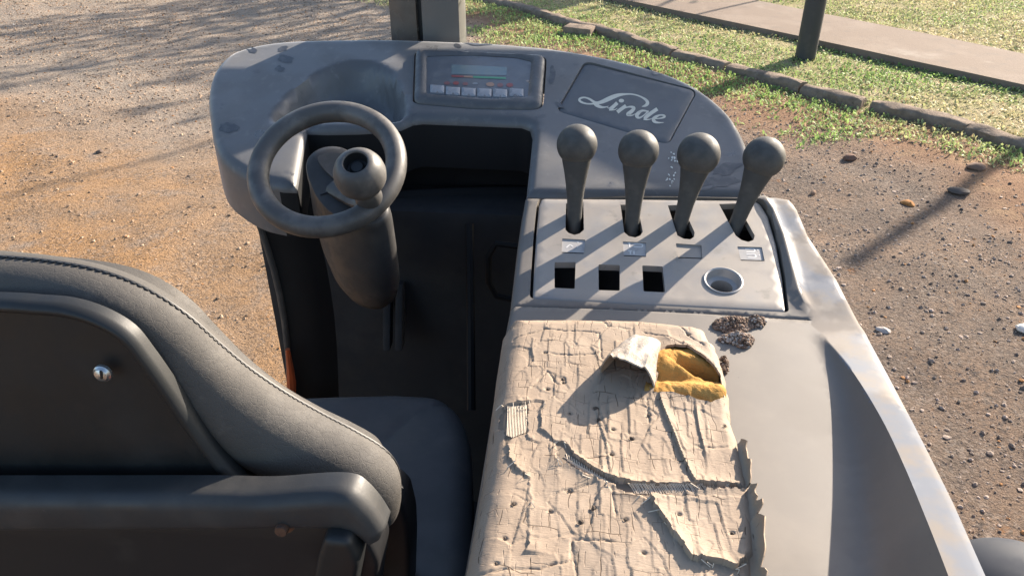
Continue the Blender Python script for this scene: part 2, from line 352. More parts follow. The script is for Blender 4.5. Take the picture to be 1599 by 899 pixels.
# ================================================================== the ground and what grows and stands on it
KERB = [onz(*p, 0)[:2] for p in [(560, -50), (660, -22), (753, 3), (824, 22), (901, 47), (951, 58), (995, 75), (1050, 90), (1105, 105), (1176, 122), (1248, 144), (1325, 166), (1451, 193), (1517, 213), (1599, 240), (1700, 275), (1830, 322)]]
KERB = [tuple(k) for k in KERB]
k0, k1 = np.array(KERB[0]), np.array(KERB[-1]); kd0 = (k0 - np.array(KERB[2])); kd0 /= np.linalg.norm(kd0)
KERBX = [tuple(k0 + kd0 * 30)] + KERB + [tuple(k1 + np.array([.55, -.83]) * 12)]
PN = [tuple(onz(x, y, .05)[:2]) for x, y in [(700, -62), (956, 0), (1270, 66), (1599, 137.5), (1900, 203)]]
PF = [tuple(onz(x, y, .05)[:2]) for x, y in [(900, -62), (1160, 0), (1380, 44), (1599, 88), (1900, 150)]]
def ext(l, d):
    a, b = np.array(l[0]), np.array(l[1]); c, e = np.array(l[-1]), np.array(l[-2])
    return [tuple(a + (a - b) / np.linalg.norm(a - b) * d)] + l + [tuple(c + (c - e) / np.linalg.norm(c - e) * d)]
PN, PF = ext(PN, 25), ext(PF, 25)

def lawn_side(x, y):
    """signed distance to the kerb line, positive on the lawn's side"""
    d = pdist(x, y, KERBX, False); s = np.zeros(np.asarray(x).shape)
    poly = KERBX + [(60, KERBX[-1][1]), (60, 60), (KERBX[0][0], 60)]
    return np.where(inpoly(x, y, poly), d, -d)

def ground_material():
    m = bpy.data.materials.new('yard_soil'); m.use_nodes = True; t = m.node_tree; N = t.nodes; L = t.links; B = N['Principled BSDF']; B.inputs['Roughness'].default_value = .95; B.inputs['Specular IOR Level'].default_value = .15
    geo = N.new('ShaderNodeNewGeometry'); sep = N.new('ShaderNodeSeparateXYZ'); L.new(geo.outputs['Position'], sep.inputs[0])
    def noise(sc, det=6, off=0, rough=.6):
        mp = N.new('ShaderNodeMapping'); mp.inputs['Location'].default_value = (off, off * .7, 0); L.new(geo.outputs['Position'], mp.inputs[0])
        n = N.new('ShaderNodeTexNoise'); n.inputs['Scale'].default_value = sc; n.inputs['Detail'].default_value = det; n.inputs['Roughness'].default_value = rough; L.new(mp.outputs[0], n.inputs['Vector']); return n.outputs['Fac']
    def rng(o, lo, hi):
        r = N.new('ShaderNodeMapRange'); r.interpolation_type = 'SMOOTHSTEP'; r.inputs[1].default_value = lo; r.inputs[2].default_value = hi; L.new(o, r.inputs[0]); return r.outputs[0]
    def mix(f, a, b, bl='MIX'):
        x = N.new('ShaderNodeMix'); x.data_type = 'RGBA'; x.blend_type = bl
        if isinstance(f, float): x.inputs[0].default_value = f
        else: L.new(f, x.inputs[0])
        for s, v in ((6, a), (7, b)):
            if isinstance(v, tuple): x.inputs[s].default_value = (*v, 1)
            else: L.new(v, x.inputs[s])
        return x.outputs[2]
    def math_(op, a, b):
        x = N.new('ShaderNodeMath'); x.operation = op
        for s, v in ((0, a), (1, b)):
            if isinstance(v, (int, float)): x.inputs[s].default_value = v
            else: L.new(v, x.inputs[s])
        return x.outputs[0]
    sand = mix(rng(noise(1.1, 5, 3), .42, .66), (.335, .22, .132), (.385, .225, .108))
    sand = mix(rng(noise(4.5, 6, 9), .5, .72), sand, (.30, .225, .165))
    grav = mix(rng(noise(2.3, 6, 1), .4, .65), (.178, .135, .105), (.225, .156, .110))
    grav = mix(rng(noise(9, 6, 5), .62, .74), grav, (.27, .135, .06))
    grav = mix(rng(noise(40, 5, 2), .5, .7), grav, (.10, .08, .07))
    lg = mix(rng(noise(3, 6, 12), .4, .6), (.36, .29, .225), (.30, .25, .20))      # stony tracts far left
    # dark gravel right of a wavering line, stony ground further off on the left
    gx = math_('ADD', sep.outputs[0], math_('MULTIPLY', math_('SUBTRACT', noise(.9, 4, 20), .5), 1.6))
    fx = rng(gx, -.4, .5)
    gy = math_('ADD', math_('ADD', sep.outputs[1], math_('MULTIPLY', sep.outputs[0], .25)), math_('MULTIPLY', math_('SUBTRACT', noise(.8, 4, 33), .5), 3.0))
    fy = rng(gy, 3.2, 4.8)
    c = mix(fx, mix(fy, sand, lg), grav)
    vo = N.new('ShaderNodeTexVoronoi'); vo.inputs['Scale'].default_value = 95; L.new(geo.outputs['Position'], vo.inputs['Vector']); vs = N.new('ShaderNodeSeparateColor'); L.new(vo.outputs['Color'], vs.inputs[0])
    pat = rng(noise(5, 5, 71), .30, .58)
    vo2 = N.new('ShaderNodeTexVoronoi'); vo2.inputs['Scale'].default_value = 46; L.new(geo.outputs['Position'], vo2.inputs['Vector']); vs2 = N.new('ShaderNodeSeparateColor'); L.new(vo2.outputs['Color'], vs2.inputs[0]); ed = rng(vo2.outputs['Distance'], .55, .25)
    c = mix(math_('MULTIPLY', math_('MULTIPLY', rng(vs2.outputs[0], .5, .9), ed), math_('MULTIPLY', pat, .7)), c, mix(.6, c, (.045, .037, .032)))
    c = mix(math_('MULTIPLY', math_('MULTIPLY', rng(vs2.outputs[1], .6, .95), ed), math_('MULTIPLY', pat, .6)), c, mix(.5, c, (.33, .285, .245)))
    c = mix(math_('MULTIPLY', rng(vs.outputs[0], .4, .9), math_('MULTIPLY', pat, .85)), c, mix(.55, c, (.055, .045, .038)))
    c = mix(math_('MULTIPLY', rng(vs.outputs[1], .7, .98), math_('MULTIPLY', pat, .6)), c, mix(.5, c, (.38, .32, .27)))
    c = mix(rng(noise(60, 4, 7), .62, .72), c, mix(.6, c, (.07, .055, .045)))
    c = mix(rng(noise(95, 3, 17), .64, .74), c, mix(.5, c, (.42, .36, .30)))
    at = N.new('ShaderNodeAttribute'); at.attribute_name = 'lawn'
    red = mix(rng(noise(6, 5, 41), .45, .7), (.25, .145, .085), (.33, .21, .12)); lawn = mix(rng(noise(5, 6, 44), .4, .66), (.36, .30, .17), (.26, .25, .10))
    sa = N.new('ShaderNodeSeparateColor'); L.new(at.outputs['Color'], sa.inputs[0])
    c = mix(sa.outputs[1], c, red); c = mix(sa.outputs[0], c, lawn); L.new(c, B.inputs['Base Color'])
    h1 = N.new('ShaderNodeBump'); h1.inputs['Strength'].default_value = .9; h1.inputs['Distance'].default_value = .03; L.new(noise(28, 8, 50, .7), h1.inputs['Height'])
    h2 = N.new('ShaderNodeBump'); h2.inputs['Strength'].default_value = .9; h2.inputs['Distance'].default_value = .014; L.new(math_('ADD', noise(110, 5, 60), math_('MULTIPLY', vs.outputs[0], .35)), h2.inputs['Height']); L.new(h1.outputs[0], h2.inputs['Normal']); L.new(h2.outputs[0], B.inputs['Normal'])
    return m

def build_ground():
    xs = np.concatenate([[-400, -120, -40, -20, -13], np.arange(-9, 8, .06), [12, 20, 40, 120, 400]]); ys = np.concatenate([[-400, -120, -40, -12, -4], np.arange(-1, 11.6, .06), [13, 16, 22, 40, 120, 400]])
    X, Y = np.meshgrid(xs, ys); x, y = X.ravel(), Y.ravel(); ls = lawn_side(x, y); near = sst(-8.9, -8, x) * (1 - sst(7, 7.9, x)) * sst(-.9, 0, y) * (1 - sst(10.5, 11.5, y))
    z = near * (.035 * fbm(x * .7, y * .7, 3) + .022 * fbm(x * 3.1, y * 3.1, 8, 4) * (1 - sst(-.1, .1, ls) * .6)) + .02 * sst(0, .15, ls)
    # shallow wheel rut across the dark gravel
    n = len(ys); m = len(xs); Fs = []
    i = np.arange((n - 1) * m).reshape(n - 1, m)[:, :-1].ravel(); Fs = np.stack([i, i + 1, i + 1 + m, i + m], 1)
    me = bpy.data.meshes.new('ground'); me.from_pydata(np.stack([x, y, z], 1).tolist(), [], Fs.tolist()); me.update()
    a = me.attributes.new('lawn', 'FLOAT_COLOR', 'POINT'); f = sst(-.03, .05, ls + .0 * x); g = sst(-1.25, -.35, ls + .7 * fbm(x * 1.7, y * 1.7, 77, 3)) * (1 - f)
    a.data.foreach_set('color', np.stack([f, g, 0 * f, 1 + 0 * f], 1).ravel()); me.update()
    o = link('ground', me, ground_material(), keep=True, sharp=180); o['kind'] = 'structure'
    return x, y, z
gx_, gy_, gz_ = build_ground()
def gz(x, y):
    ls = lawn_side(x, y)
    return .035 * fbm(x * .7, y * .7, 3) + .022 * fbm(x * 3.1, y * 3.1, 8, 4) * (1 - sst(-.1, .1, ls) * .6) + .02 * sst(0, .15, ls)

ICO = bmesh.new(); bmesh.ops.create_icosphere(ICO, subdivisions=1, radius=1); ICO.verts.ensure_lookup_table()
ICV = np.array([v.co[:] for v in ICO.verts]); ICF = np.array([[v.index for v in f.verts] for f in ICO.faces]); ICO.free()
ICO = bmesh.new(); bmesh.ops.create_icosphere(ICO, subdivisions=2, radius=1); ICO.verts.ensure_lookup_table()
ICV2 = np.array([v.co[:] for v in ICO.verts]); ICF2 = np.array([[v.index for v in f.verts] for f in ICO.faces]); ICO.free()
def cloud(pos, size, tint, rng=RNG, flat=.6, base=(ICV, ICF), rough=.28):
    """many small lumps as one mesh with a colour each"""
    n = len(pos); bv, bf = base; k = len(bv)
    s = size[:, None] * np.stack([rng.uniform(.7, 1.3, n), rng.uniform(.6, 1.1, n), rng.uniform(flat * .7, flat * 1.3, n)], 1); a = rng.uniform(0, 6.28, n); ca, sa = np.cos(a), np.sin(a)
    v = bv[None] * (1 + rng.uniform(-rough, rough, (n, k, 1))) * s[:, None]; x = v[..., 0] * ca[:, None] - v[..., 1] * sa[:, None]; y = v[..., 0] * sa[:, None] + v[..., 1] * ca[:, None]
    V = np.stack([x, y, v[..., 2]], 2) + pos[:, None]; Fs = (bf[None] + (np.arange(n) * k)[:, None, None]).reshape(-1, 3)
    return raw(V.reshape(-1, 3), Fs, np.repeat(tint, k, 0))
def raw(V, Fs, tint=None):
    me = bpy.data.meshes.new('raw'); nv, nf = len(V), len(Fs); w = Fs.shape[1]
    me.vertices.add(nv); me.vertices.foreach_set('co', np.ascontiguousarray(V, np.float32).ravel()); me.loops.add(nf * w); me.loops.foreach_set('vertex_index', np.ascontiguousarray(Fs, np.int32).ravel())
    me.polygons.add(nf); me.polygons.foreach_set('loop_start', np.arange(nf, dtype=np.int32) * w)
    me.update(calc_edges=True); me.validate()
    if tint is not None:
        a = me.attributes.new('tint', 'FLOAT_COLOR', 'POINT'); a.data.foreach_set('color', np.concatenate([tint, np.ones((nv, 1))], 1).astype(np.float32).ravel())
    return me

M['stone'] = MAT('loose_stone', (1, 1, 1), (), .9, (), [('noise', 120, .4, .003)], spec=.2, attr='tint')
M['leaf'] = MAT('grass_leaf', (1, 1, 1), (), .6, (), (), spec=.3, attr='tint')
_t = M['leaf'].node_tree; _p = _t.nodes['Principled BSDF']; _tr = _t.nodes.new('ShaderNodeBsdfTranslucent'); _mx = _t.nodes.new('ShaderNodeMixShader'); _mx.inputs[0].default_value = .38
_t.links.new(_p.inputs['Base Color'].links[0].from_socket, _tr.inputs['Color']); _t.links.new(_p.outputs[0], _mx.inputs[1]); _t.links.new(_tr.outputs[0], _mx.inputs[2]); _t.links.new(_mx.outputs[0], _t.nodes['Material Output'].inputs[0])
M['kerb'] = MAT('kerb_concrete', (.21, .16, .12), [((.125, .098, .075), 9, .45, .65, .8), ((.30, .25, .20), 22, .55, .72, .6), ((.06, .055, .045), 14, .62, .72, .7), ((.16, .17, .08), 6, .64, .74, .5)], .95, (), [('noise', 40, .7, .012), ('noise', 160, .5, .004)], spec=.15)
M['path'] = MAT('path_concrete', (.175, .133, .102), [((.21, .165, .13), 3, .45, .65, .7), ((.14, .115, .095), 8, .52, .7, .6), ((.11, .095, .08), 50, .6, .72, .5), ((.28, .245, .205), 1.7, .62, .72, .5)], .92, (), [('noise', 60, .5, .006)], spec=.2)
M['post'] = MAT('post_paint', (.032, .034, .036), [((.06, .058, .055), 8, .5, .7, .6)], .55, (), [('noise', 60, .1, .002)])
M['bark'] = MAT('tree_bark', (.12, .09, .065), [((.07, .055, .04), 12, .45, .65)], .95, (), [('noise', 30, .8, .02)])

def scatter(n, x0, x1, y0, y1, rng=RNG): return rng.uniform(x0, x1, n), rng.uniform(y0, y1, n)
def in_view(x, y, m=40):
    q = np.stack([x, y, 0 * x], 1) - CO; d = q @ CD; u = 799.5 + F * (q @ CR) / d; v = 449.5 - F * (q @ CU) / d
    return (d > .3) & (u > -m) & (u < 1599 + m) & (v > -m) & (v < 899 + m * 4)

# gravel lying loose on the yard
x, y = scatter(420000, -7.5, 4.5, 1.0, 9.3); ls = lawn_side(x, y); keep = in_view(x, y) & (ls < -.12)
dens = np.where(x > -.3, .62, .16 + .5 * sst(3.4, 4.8, y + .25 * x)) * (.35 + 1.3 * np.clip(fbm(x * 1.2, y * 1.2, 31, 3) + .5, 0, 1)) * np.where(ls > -.6, .45, 1)
keep &= RNG.uniform(0, 1, len(x)) < dens; x, y = x[keep][:56000], y[keep][:56000]; n = len(x)
sz = .0030 + .0085 * RNG.uniform(0, 1, n) ** 6; t = RNG.uniform(.5, 1.6, (n, 1)); dk = (x > -.3)[:, None]
tint = np.where(dk, np.array([[.25, .195, .158]]), np.array([[.28, .195, .13]])) * t; rd = RNG.uniform(0, 1, n) < .05; tint[rd] = np.array([.34, .17, .07]); wh = RNG.uniform(0, 1, n) < .002; tint[wh] = np.array([.6, .57, .52]); bk = RNG.uniform(0, 1, n) < .07; tint[bk] = np.array([.075, .062, .055])
o = link('gravel', cloud(np.stack([x, y, gz(x, y) + sz * .15], 1), sz, tint), M['stone'], keep=True, sharp=20); o['kind'] = 'stuff'

# low leafy lawn: many small leaves, tinted dry straw to fresh green
def leaves(x, y, z, ln, wd, tint, lean=(.15, 1.1), rng=RNG):
    n = len(x); a = rng.uniform(0, 6.28, n); e = rng.uniform(*lean, n); d = np.stack([np.cos(a) * np.cos(e), np.sin(a) * np.cos(e), np.sin(e)], 1); s = np.stack([-np.sin(a), np.cos(a), 0 * a], 1)
    p = np.stack([x, y, z], 1); mid = p + d * (ln * .55)[:, None] + np.array([0, 0, 1]) * (ln * .12)[:, None]; tip = p + d * ln[:, None] - np.array([0, 0, 1]) * (ln * .1)[:, None]
    V = np.stack([p, mid + s * (wd / 2)[:, None], tip, mid - s * (wd / 2)[:, None]], 1); Fs = np.arange(n * 4).reshape(n, 4)
    return raw(V.reshape(-1, 3), Fs, np.repeat(tint, 4, 0))
STRAW, OLIVE, GREEN, BROWN = np.array([.56, .475, .27]), np.array([.37, .41, .18]), np.array([.25, .37, .11]), np.array([.30, .21, .13])
def grass_tint(x, y, green):
    n = len(x); w = np.clip(.5 + 1.1 * fbm(x * 1.3, y * 1.3, 91, 3) + green + RNG.uniform(-.32, .32, n), 0, 1)[:, None]
    c = np.where(w < .5, STRAW * (1 - 2 * w) + OLIVE * 2 * w, OLIVE * (2 - 2 * w) + GREEN * (2 * w - 1)); b = RNG.uniform(0, 1, n) < .07; c[b] = BROWN
    return c * RNG.uniform(.75, 1.2, (n, 1))
path_poly = PN + PF[::-1]
x, y = scatter(330000, -7, 6.2, 3.6, 11.8); ls = lawn_side(x, y); pd = pdist(x, y, path_poly); ip = inpoly(x, y, path_poly)
keep = in_view(x, y, 60) & (ls > .02) & ~(ip & (pd > .03)) & (RNG.uniform(0, 1, len(x)) < .55 + .8 * fbm(x * 2.2, y * 2.2, 15, 3)); x, y, ls, pd = x[keep], y[keep], ls[keep], pd[keep]; n = len(x)
ln = RNG.uniform(.02, .045, n) * np.where((pd < .08), 1.2, 1); gr = .15 * (1 - sst(.1, .6, ls)) - .05
o = link('lawn_grass', leaves(x, y, gz(x, y), ln, ln * RNG.uniform(.22, .5, n), grass_tint(x, y, gr)), M['leaf'], keep=True, smooth=False); o['kind'] = 'stuff'
x, y = scatter(260000, -6, 5.2, 2.6, 11); ls = lawn_side(x, y); f = fbm(x * 1.5, y * 1.5, 55, 4)
keep = in_view(x, y, 60) & (ls < -.03) & (f * .9 + (1 - (-ls) / (.42 + .28 * sst(3.8, 5.5, y))) * .55 > RNG.uniform(-.1, .3, len(x))) & (ls > -1.1); x, y, ls = x[keep], y[keep], ls[keep]; n = len(x)
ln = RNG.uniform(.018, .05, n); o = link('verge_grass', leaves(x, y, gz(x, y), ln, ln * RNG.uniform(.2, .42, n), grass_tint(x, y, .22), (.2, 1.3)), M['leaf'], keep=True, smooth=False); o['kind'] = 'stuff'

# the footpath, a raised concrete strip
pp = resamp(path_poly, .5)
o = link('footpath', plate([p for p in pp if abs(p[0]) < 60], (), .6, lambda a, b, d: .075 + .012 * fbm(a * .8, b * .8, 61, 3), skirt=(0, 0, -.14)), M['path'], keep=True); o['kind'] = 'structure'

# kerb: rough worn blocks end to end
kl = resamp(KERB, .02, False); cum = np.concatenate([[0], np.cumsum(np.linalg.norm(np.diff(np.array(kl), axis=0), axis=1))])
kerb = empty('kerb', (KERB[8][0], KERB[8][1], 0), 'weathered broken concrete kerb edging the lawn beside the gravel yard', 'kerb')
pos = .0; kk = 0
while pos < cum[-1] - .3:
    L = random.uniform(.42, .95); gap = random.choice([.008, .012, .02, .06]); e = min(pos + L, cum[-1])
    def at(s): i = min(np.searchsorted(cum, s), len(kl) - 1); return np.array(kl[i])
    ns = max(9, int(L / .035)); V = []; Fs = []; w = random.uniform(.10, .13); hh = random.uniform(.046, .066); tl = random.uniform(-.012, .012)
    ring = [(0, -.05), (0, .03), (.004, .068), (.02, .092), (.05, .1), (.08, .098), (.104, .085), (.11, .04), (.11, -.05)]
    for i in range(ns):
        s = pos + (e - pos) * i / (ns - 1); p = at(s); q = at(min(s + .06, cum[-1])) - at(max(s - .06, 0)); q /= np.linalg.norm(q) + 1e-9; nn = np.array([-q[1], q[0]]); nn = nn if nn[0] > 0 else -nn; sh = .93 if i in (0, ns - 1) else 1
        for j, (u, h) in enumerate(ring):
            rx = .024 * fbm(s * 9 + j * .5, kk * 7.3 + j * .6, 5, 3); rz = .017 * fbm(s * 8, j * .6 + kk, 9, 3) if h > .02 else 0
            xy = p + nn * (u * w / .11 * 1 + rx - .0); V.append((xy[0], xy[1], (h * hh / .1 * sh + rz + tl * (i / (ns - 1) - .5) + .005)))
    m_ = len(ring)
    for i in range(ns - 1):
        for j in range(m_ - 1): Fs.append((i * m_ + j, i * m_ + j + 1, (i + 1) * m_ + j + 1, (i + 1) * m_ + j))
    Fs.append(tuple(range(m_))[::-1]); Fs.append(tuple((ns - 1) * m_ + j for j in range(m_)))
    link('kerb_stone', mesh('kerb_stone', V, Fs), M['kerb'], kerb, sharp=50); pos = e + gap; kk += 1

# loose rocks
def rock(px_, py_, r, label, tint, flat=.7, z=None):
    p = onz(px_, py_, 0 if z is None else z); me = cloud(np.array([[p[0], p[1], gz(np.array([p[0]]), np.array([p[1]]))[0] + r * flat * .35]]), np.array([r]), np.array([tint]), flat=flat, base=(ICV2, ICF2), rough=.13)
    return tag(link('rock', me, M['stone'], sharp=28), label, 'rock', 'rocks lying on the gravel yard')
rock(1327, 246, .042, 'dark red rock lying at the edge of the gravel just right of the last lever', (.15, .085, .06))
rock(1522, 268, .04, 'brown rock half sunk beside the small grass tuft near the kerb', (.17, .11, .08))
rock(1497, 301, .05, 'dark flat rock at the head of the shadow on the gravel', (.09, .075, .065), .5)
rock(1597, 520, .03, 'small white stone at the right edge of the picture', (.62, .58, .52), .6)
rock(1378, 520, .024, 'pale stone lying close to the outer edge of the silver fender', (.36, .32, .29), .6)
rock(1417, 318, .028, 'small orange stone on the dark gravel beyond the fender', (.36, .17, .06), .7)
rock(1270, 300, .02, 'small brown stone near the right end of the dashboard', (.2, .13, .09))
rock(155, 236, .028, 'dark stone on the sandy ground at the far left', (.1, .075, .06), .5)
c = onz(905, 52, 0); me = boxm((c[0], c[1], .03), np.array([.13, -.05, 0]), np.array([.03, .085, 0]), np.array([0, .004, .035]), .012)
tag(link('loose_paver', me, M['kerb'], sharp=50), 'loose concrete block lying in the grass in front of the kerb', 'block')
c = onz(1545, 247, 0)

# the dark post on the lawn
pb = onz(1256, 95, .0); tag(link('post', tube([(pb[0], pb[1], -.1), (pb[0] + .004, pb[1], .9), (pb[0] + .007, pb[1], 1.86), (pb[0] + .007, pb[1], 1.9)], [.083, .083, .081, .07], 24), M['post'], sharp=60), 'dark round post standing on the lawn between kerb and footpath', 'post')

# poles and trees beyond the top of the picture: their long shadows cross the yard
def pole(x, y, h, r, label, lean=0):
    p = empty('pole', (x, y, 0), label, 'pole', 'poles around the yard'); link('shaft', tube([(x, y, -.1), (x + lean * .5, y, h * .5), (x + lean, y, h)], [r, r * .95, r * .85], 16), M['post'], p); link('cap', lathe([(r * .85, 0), (r, .005), (r, .03), (.001, .05)], (x + lean, y, h - .01), (0, 0, 1), 16), M['post'], p)
def tree(x, y, h, cr, nl, label, seed, low=.45):
    g = np.random.default_rng(seed); t = empty('tree', (x, y, 0), label, 'tree', 'trees beyond the lawn'); ms = [tube([(x, y, -.2), (x + .08, y, h * .25), (x - .05, y + .05, h * .55), (x, y, h * .9)], [.17, .14, .1, .03], 10)]; C = []
    for k in range(11):
        a = k * 2.4 + g.uniform(0, .6); r = cr * g.uniform(.55, 1); zz = h * g.uniform(low, .95); e = np.array([x + math.cos(a) * r, y + math.sin(a) * r, zz]); b = np.array([x, y, h * g.uniform(.3, .55)]); ms.append(tube([b, (b + e) / 2 + [0, 0, .12 * h * .3], e], [.06, .04, .012], 7)); C += [e, (b + e * 2) / 3]
    link('trunk', join(*ms), M['bark'], t); C = np.array(C); i = g.integers(0, len(C), nl); p = C[i] + g.normal(0, cr * .2, (nl, 3)) * np.array([1, 1, .7])
    ln = g.uniform(.10, .2, nl); cc = np.array([.06, .1, .025]) * g.uniform(.6, 1.5, (nl, 1)); link('crown', leaves(p[:, 0], p[:, 1], p[:, 2], ln, ln * .5, cc, (-.8, .9), g), M['leaf'], t, smooth=False)
u = np.array([S.x, S.y]) / math.hypot(S.x, S.y)
def up_sun(q, k): return np.array(q)[:2] + u * k
p = up_sun(onz(170, 96, 0), 9.5); pole(p[0], p[1], (9.5 + 2.6) * math.tan(R(SUN_EL)), .03, 'thin dark pole standing beyond the lawn past the top of the picture')
p = up_sun(onz(200, 255, 0), 10.5); pole(p[0], p[1], (10.5 + .6) * math.tan(R(SUN_EL)), .02, 'slightly thicker dark pole standing beyond the lawn past the top of the picture')
p = up_sun(onz(1480, 310, 0), 7.5); pole(p[0], p[1], (7.5 + 1.0) * math.tan(R(SUN_EL)), .048, 'short dark pole on the lawn past the right edge of the picture')
p = up_sun(onz(330, 28, 0), 9.0); tree(p[0], p[1], 5.4, 1.3, 1500, 'leafy tree beyond the lawn casting dappled shade on the far yard', 4, .6)
p = up_sun(onz(300, 118, 0), 10.2); tree(p[0], p[1], 5.2, .8, 420, 'thin leafed tree beyond the lawn beside the taller tree', 9, .75)
p = up_sun(onz(1000, 2, 0), 6.0); tree(p[0] + 0, p[1], 3.6, .8, 160, 'small sparse tree on the lawn beyond the footpath', 12, .6)

# ================================================================== the forklift: one thing, its parts and sub-parts
truck = empty('forklift', (-.1, .75, 0), 'dusty grey ride-on forklift with torn beige armrest and black seat on the yard', 'forklift')

# ---- dashboard -----------------------------------------------------------------
top = [(327, 179), (324, 150), (329, 120), (341, 98), (362, 80), (395, 69), (440, 62), (500, 59), (600, 58), (700, 61), (780, 65), (850, 71), (910, 80), (970, 92), (1030, 108), (1075, 126), (1110, 148), (1140, 175), (1158, 203), (1170, 230), (1181, 265), (1192, 300)]
low = [(1192, 304), (1100, 303), (1000, 303), (900, 303), (822, 302), (825, 270), (829, 235), (832, 205), (828, 192), (815, 187), (740, 184), (660, 181), (644, 183), (626, 191), (606, 194), (560, 197), (510, 198), (478, 197), (470, 240), (462, 288), (440, 287)]
left_ = [(440, 287), (400, 278), (366, 260), (343, 240), (332, 214), (327, 179)]
out = resamp(spl(px(top, dsh), 4) + px(low, dsh) + spl(px(left_, dsh), 5)[1:-1], .009)
bez = [(653, 81), (740, 83), (838, 88), (850, 95), (849, 130), (845, 160), (836, 170), (740, 169), (656, 161), (647, 150), (648, 115), (649, 90)]
plo = [(913, 101), (925, 99), (1000, 118), (1074, 138), (1084, 150), (1070, 180), (1052, 212), (1040, 222), (1000, 212), (940, 194), (884, 178), (872, 170), (874, 160), (895, 125)]
bez_xy = rcorner(px([(649, 81), (852, 90), (846, 171), (740, 170), (646, 162)], dsh), [.012, .014, .016, .0, .012]); plo_xy = rcorner(px([(914, 97), (1088, 141), (1043, 224), (870, 173)], dsh), [.014, .014, .012, .012])
hole_b = resamp(offset(bez_xy, .0022), .008); hole_p = resamp(offset(plo_xy, .0016), .008)
BC = dsh(517, 214)[:2]; BA = abs(dsh(640, 180)[0] - BC[0]); BB = dsh(517, 94)[1] - BC[1]
_lp = np.array(sorted([tuple(dsh(a, b)[:2]) for a, b in [(644, 183), (626, 191), (606, 194), (560, 197), (510, 198), (478, 197)]]))
def dash_z(x, y, d):
    z = ZP + (y - YP) * TB
    topd = pdist(x, y, out[:int(len(out) * .62)], False)
    r = np.hypot((x - BC[0]) / BA, (y - BC[1]) / BB); bowl = (1 - sst(.88, 1.0, r)) * (.35 + .65 * sst(.1, .8, r)); z = z - .052 * bowl * sst(.002, .044, y - np.interp(x, _lp[:, 0], _lp[:, 1]))
    rr = .013; z = z - (rr - np.sqrt(np.maximum(rr * rr - np.maximum(rr - d, 0) ** 2, 0)))
    wd = np.exp(-((x - dsh(985, 160)[0]) / .12) ** 2)
    return z + .004 * fbm(x * 3, y * 3, 21, 2) * sst(0, .03, d)
me = plate(out, [hole_b, hole_p], .0075, dash_z, skirt=(0, 0, -.066), hskirt=(0, 0, -.012), rings=(.0008, .0025, .005, .009, .013))
dash = link('dashboard', me, [M['dash'], M['foot_shade']], truck, sharp=60)
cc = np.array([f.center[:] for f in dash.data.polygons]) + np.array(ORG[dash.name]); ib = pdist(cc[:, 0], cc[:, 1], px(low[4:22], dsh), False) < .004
dash.data.polygons.foreach_set('material_index', (ib & (np.abs(np.array([f.normal[2] for f in dash.data.polygons])) < .3) & (cc[:, 2] < ZP + (cc[:, 1] - YP) * TB - .0145)).astype(int))  # inner skirts coloured near black for the shade they lie in

# ---- display unit
def bez_z(x, y, d): return ZP + (y - YP) * TB + .009 * sst(0, .006, d) * (1 - .75 * sst(.012, .016, d)) - .001
scr_px = [(666, 92), (736, 90), (805, 94), (830, 100), (824, 156), (764, 159), (666, 151)]; scr = rcorner(px(scr_px, dsh), .005)
disp = link('display_unit', plate(resamp(bez_xy, .004), [resamp(scr, .004)], .004, lambda x, y, d: ZP + (y - YP) * TB - .001 + .009 * np.sqrt(np.clip(d / .010, 0, 1) * (2 - np.clip(d / .010, 0, 1))) * (.55 + .45 * sst(0, .006, pdist(x, y, scr))), skirt=(0, 0, -.012), hskirt=(0, .001, -.004), rings=(.001, .003, .006)), M['bezel'], truck, sharp=50)
SH = .0030
link('screen', plate(resamp(offset(scr, .001), .006), (), .01, lambda x, y, d: ZP + (y - YP) * TB + SH, skirt=(0, 0, -.002)), M['screen'], disp)
def D(h): return lambda a, b, l=0: dsh(a, b, h + l)
link('lcd_window', flat([(705, 101), (792, 105), (791, 118), (705, 116)], D(SH + .0004)), M['lcd'], disp)
for k, c, q in [('red', 'red', [(705, 117.4), (724, 118.2), (724, 121), (705, 120.2)]), ('orange', 'orange', [(724.6, 118.2), (738.5, 118.9), (738.5, 121.8), (724.6, 121)]), ('green', 'green', [(739, 118.9), (790, 120.8), (790, 123.8), (739, 121.8)])]: link('gauge_bar', flat(q, D(SH + .0006)), M[c], disp)['label'] = k + ' segment of the gauge bar'
for i, (a, b, w, h, c) in enumerate([(698, 130, 5, 2.6, 'dullred'), (712, 130, 5, 2.8, 'red'), (726.5, 131, 4.5, 2.6, 'dullred'), (742, 130.5, 4.5, 1.8, 'greymark'), (765.5, 132, 6.5, 3.4, 'orange'), (781, 133, 5, 3.2, 'dullred'), (796, 133, 5.5, 3.2, 'red')]):
    e = [(a + w * math.cos(t * .5236), b + h * math.sin(t * .5236)) for t in range(12)]; link('warning_light', flat(e, D(SH + .0006)), M[c], disp)
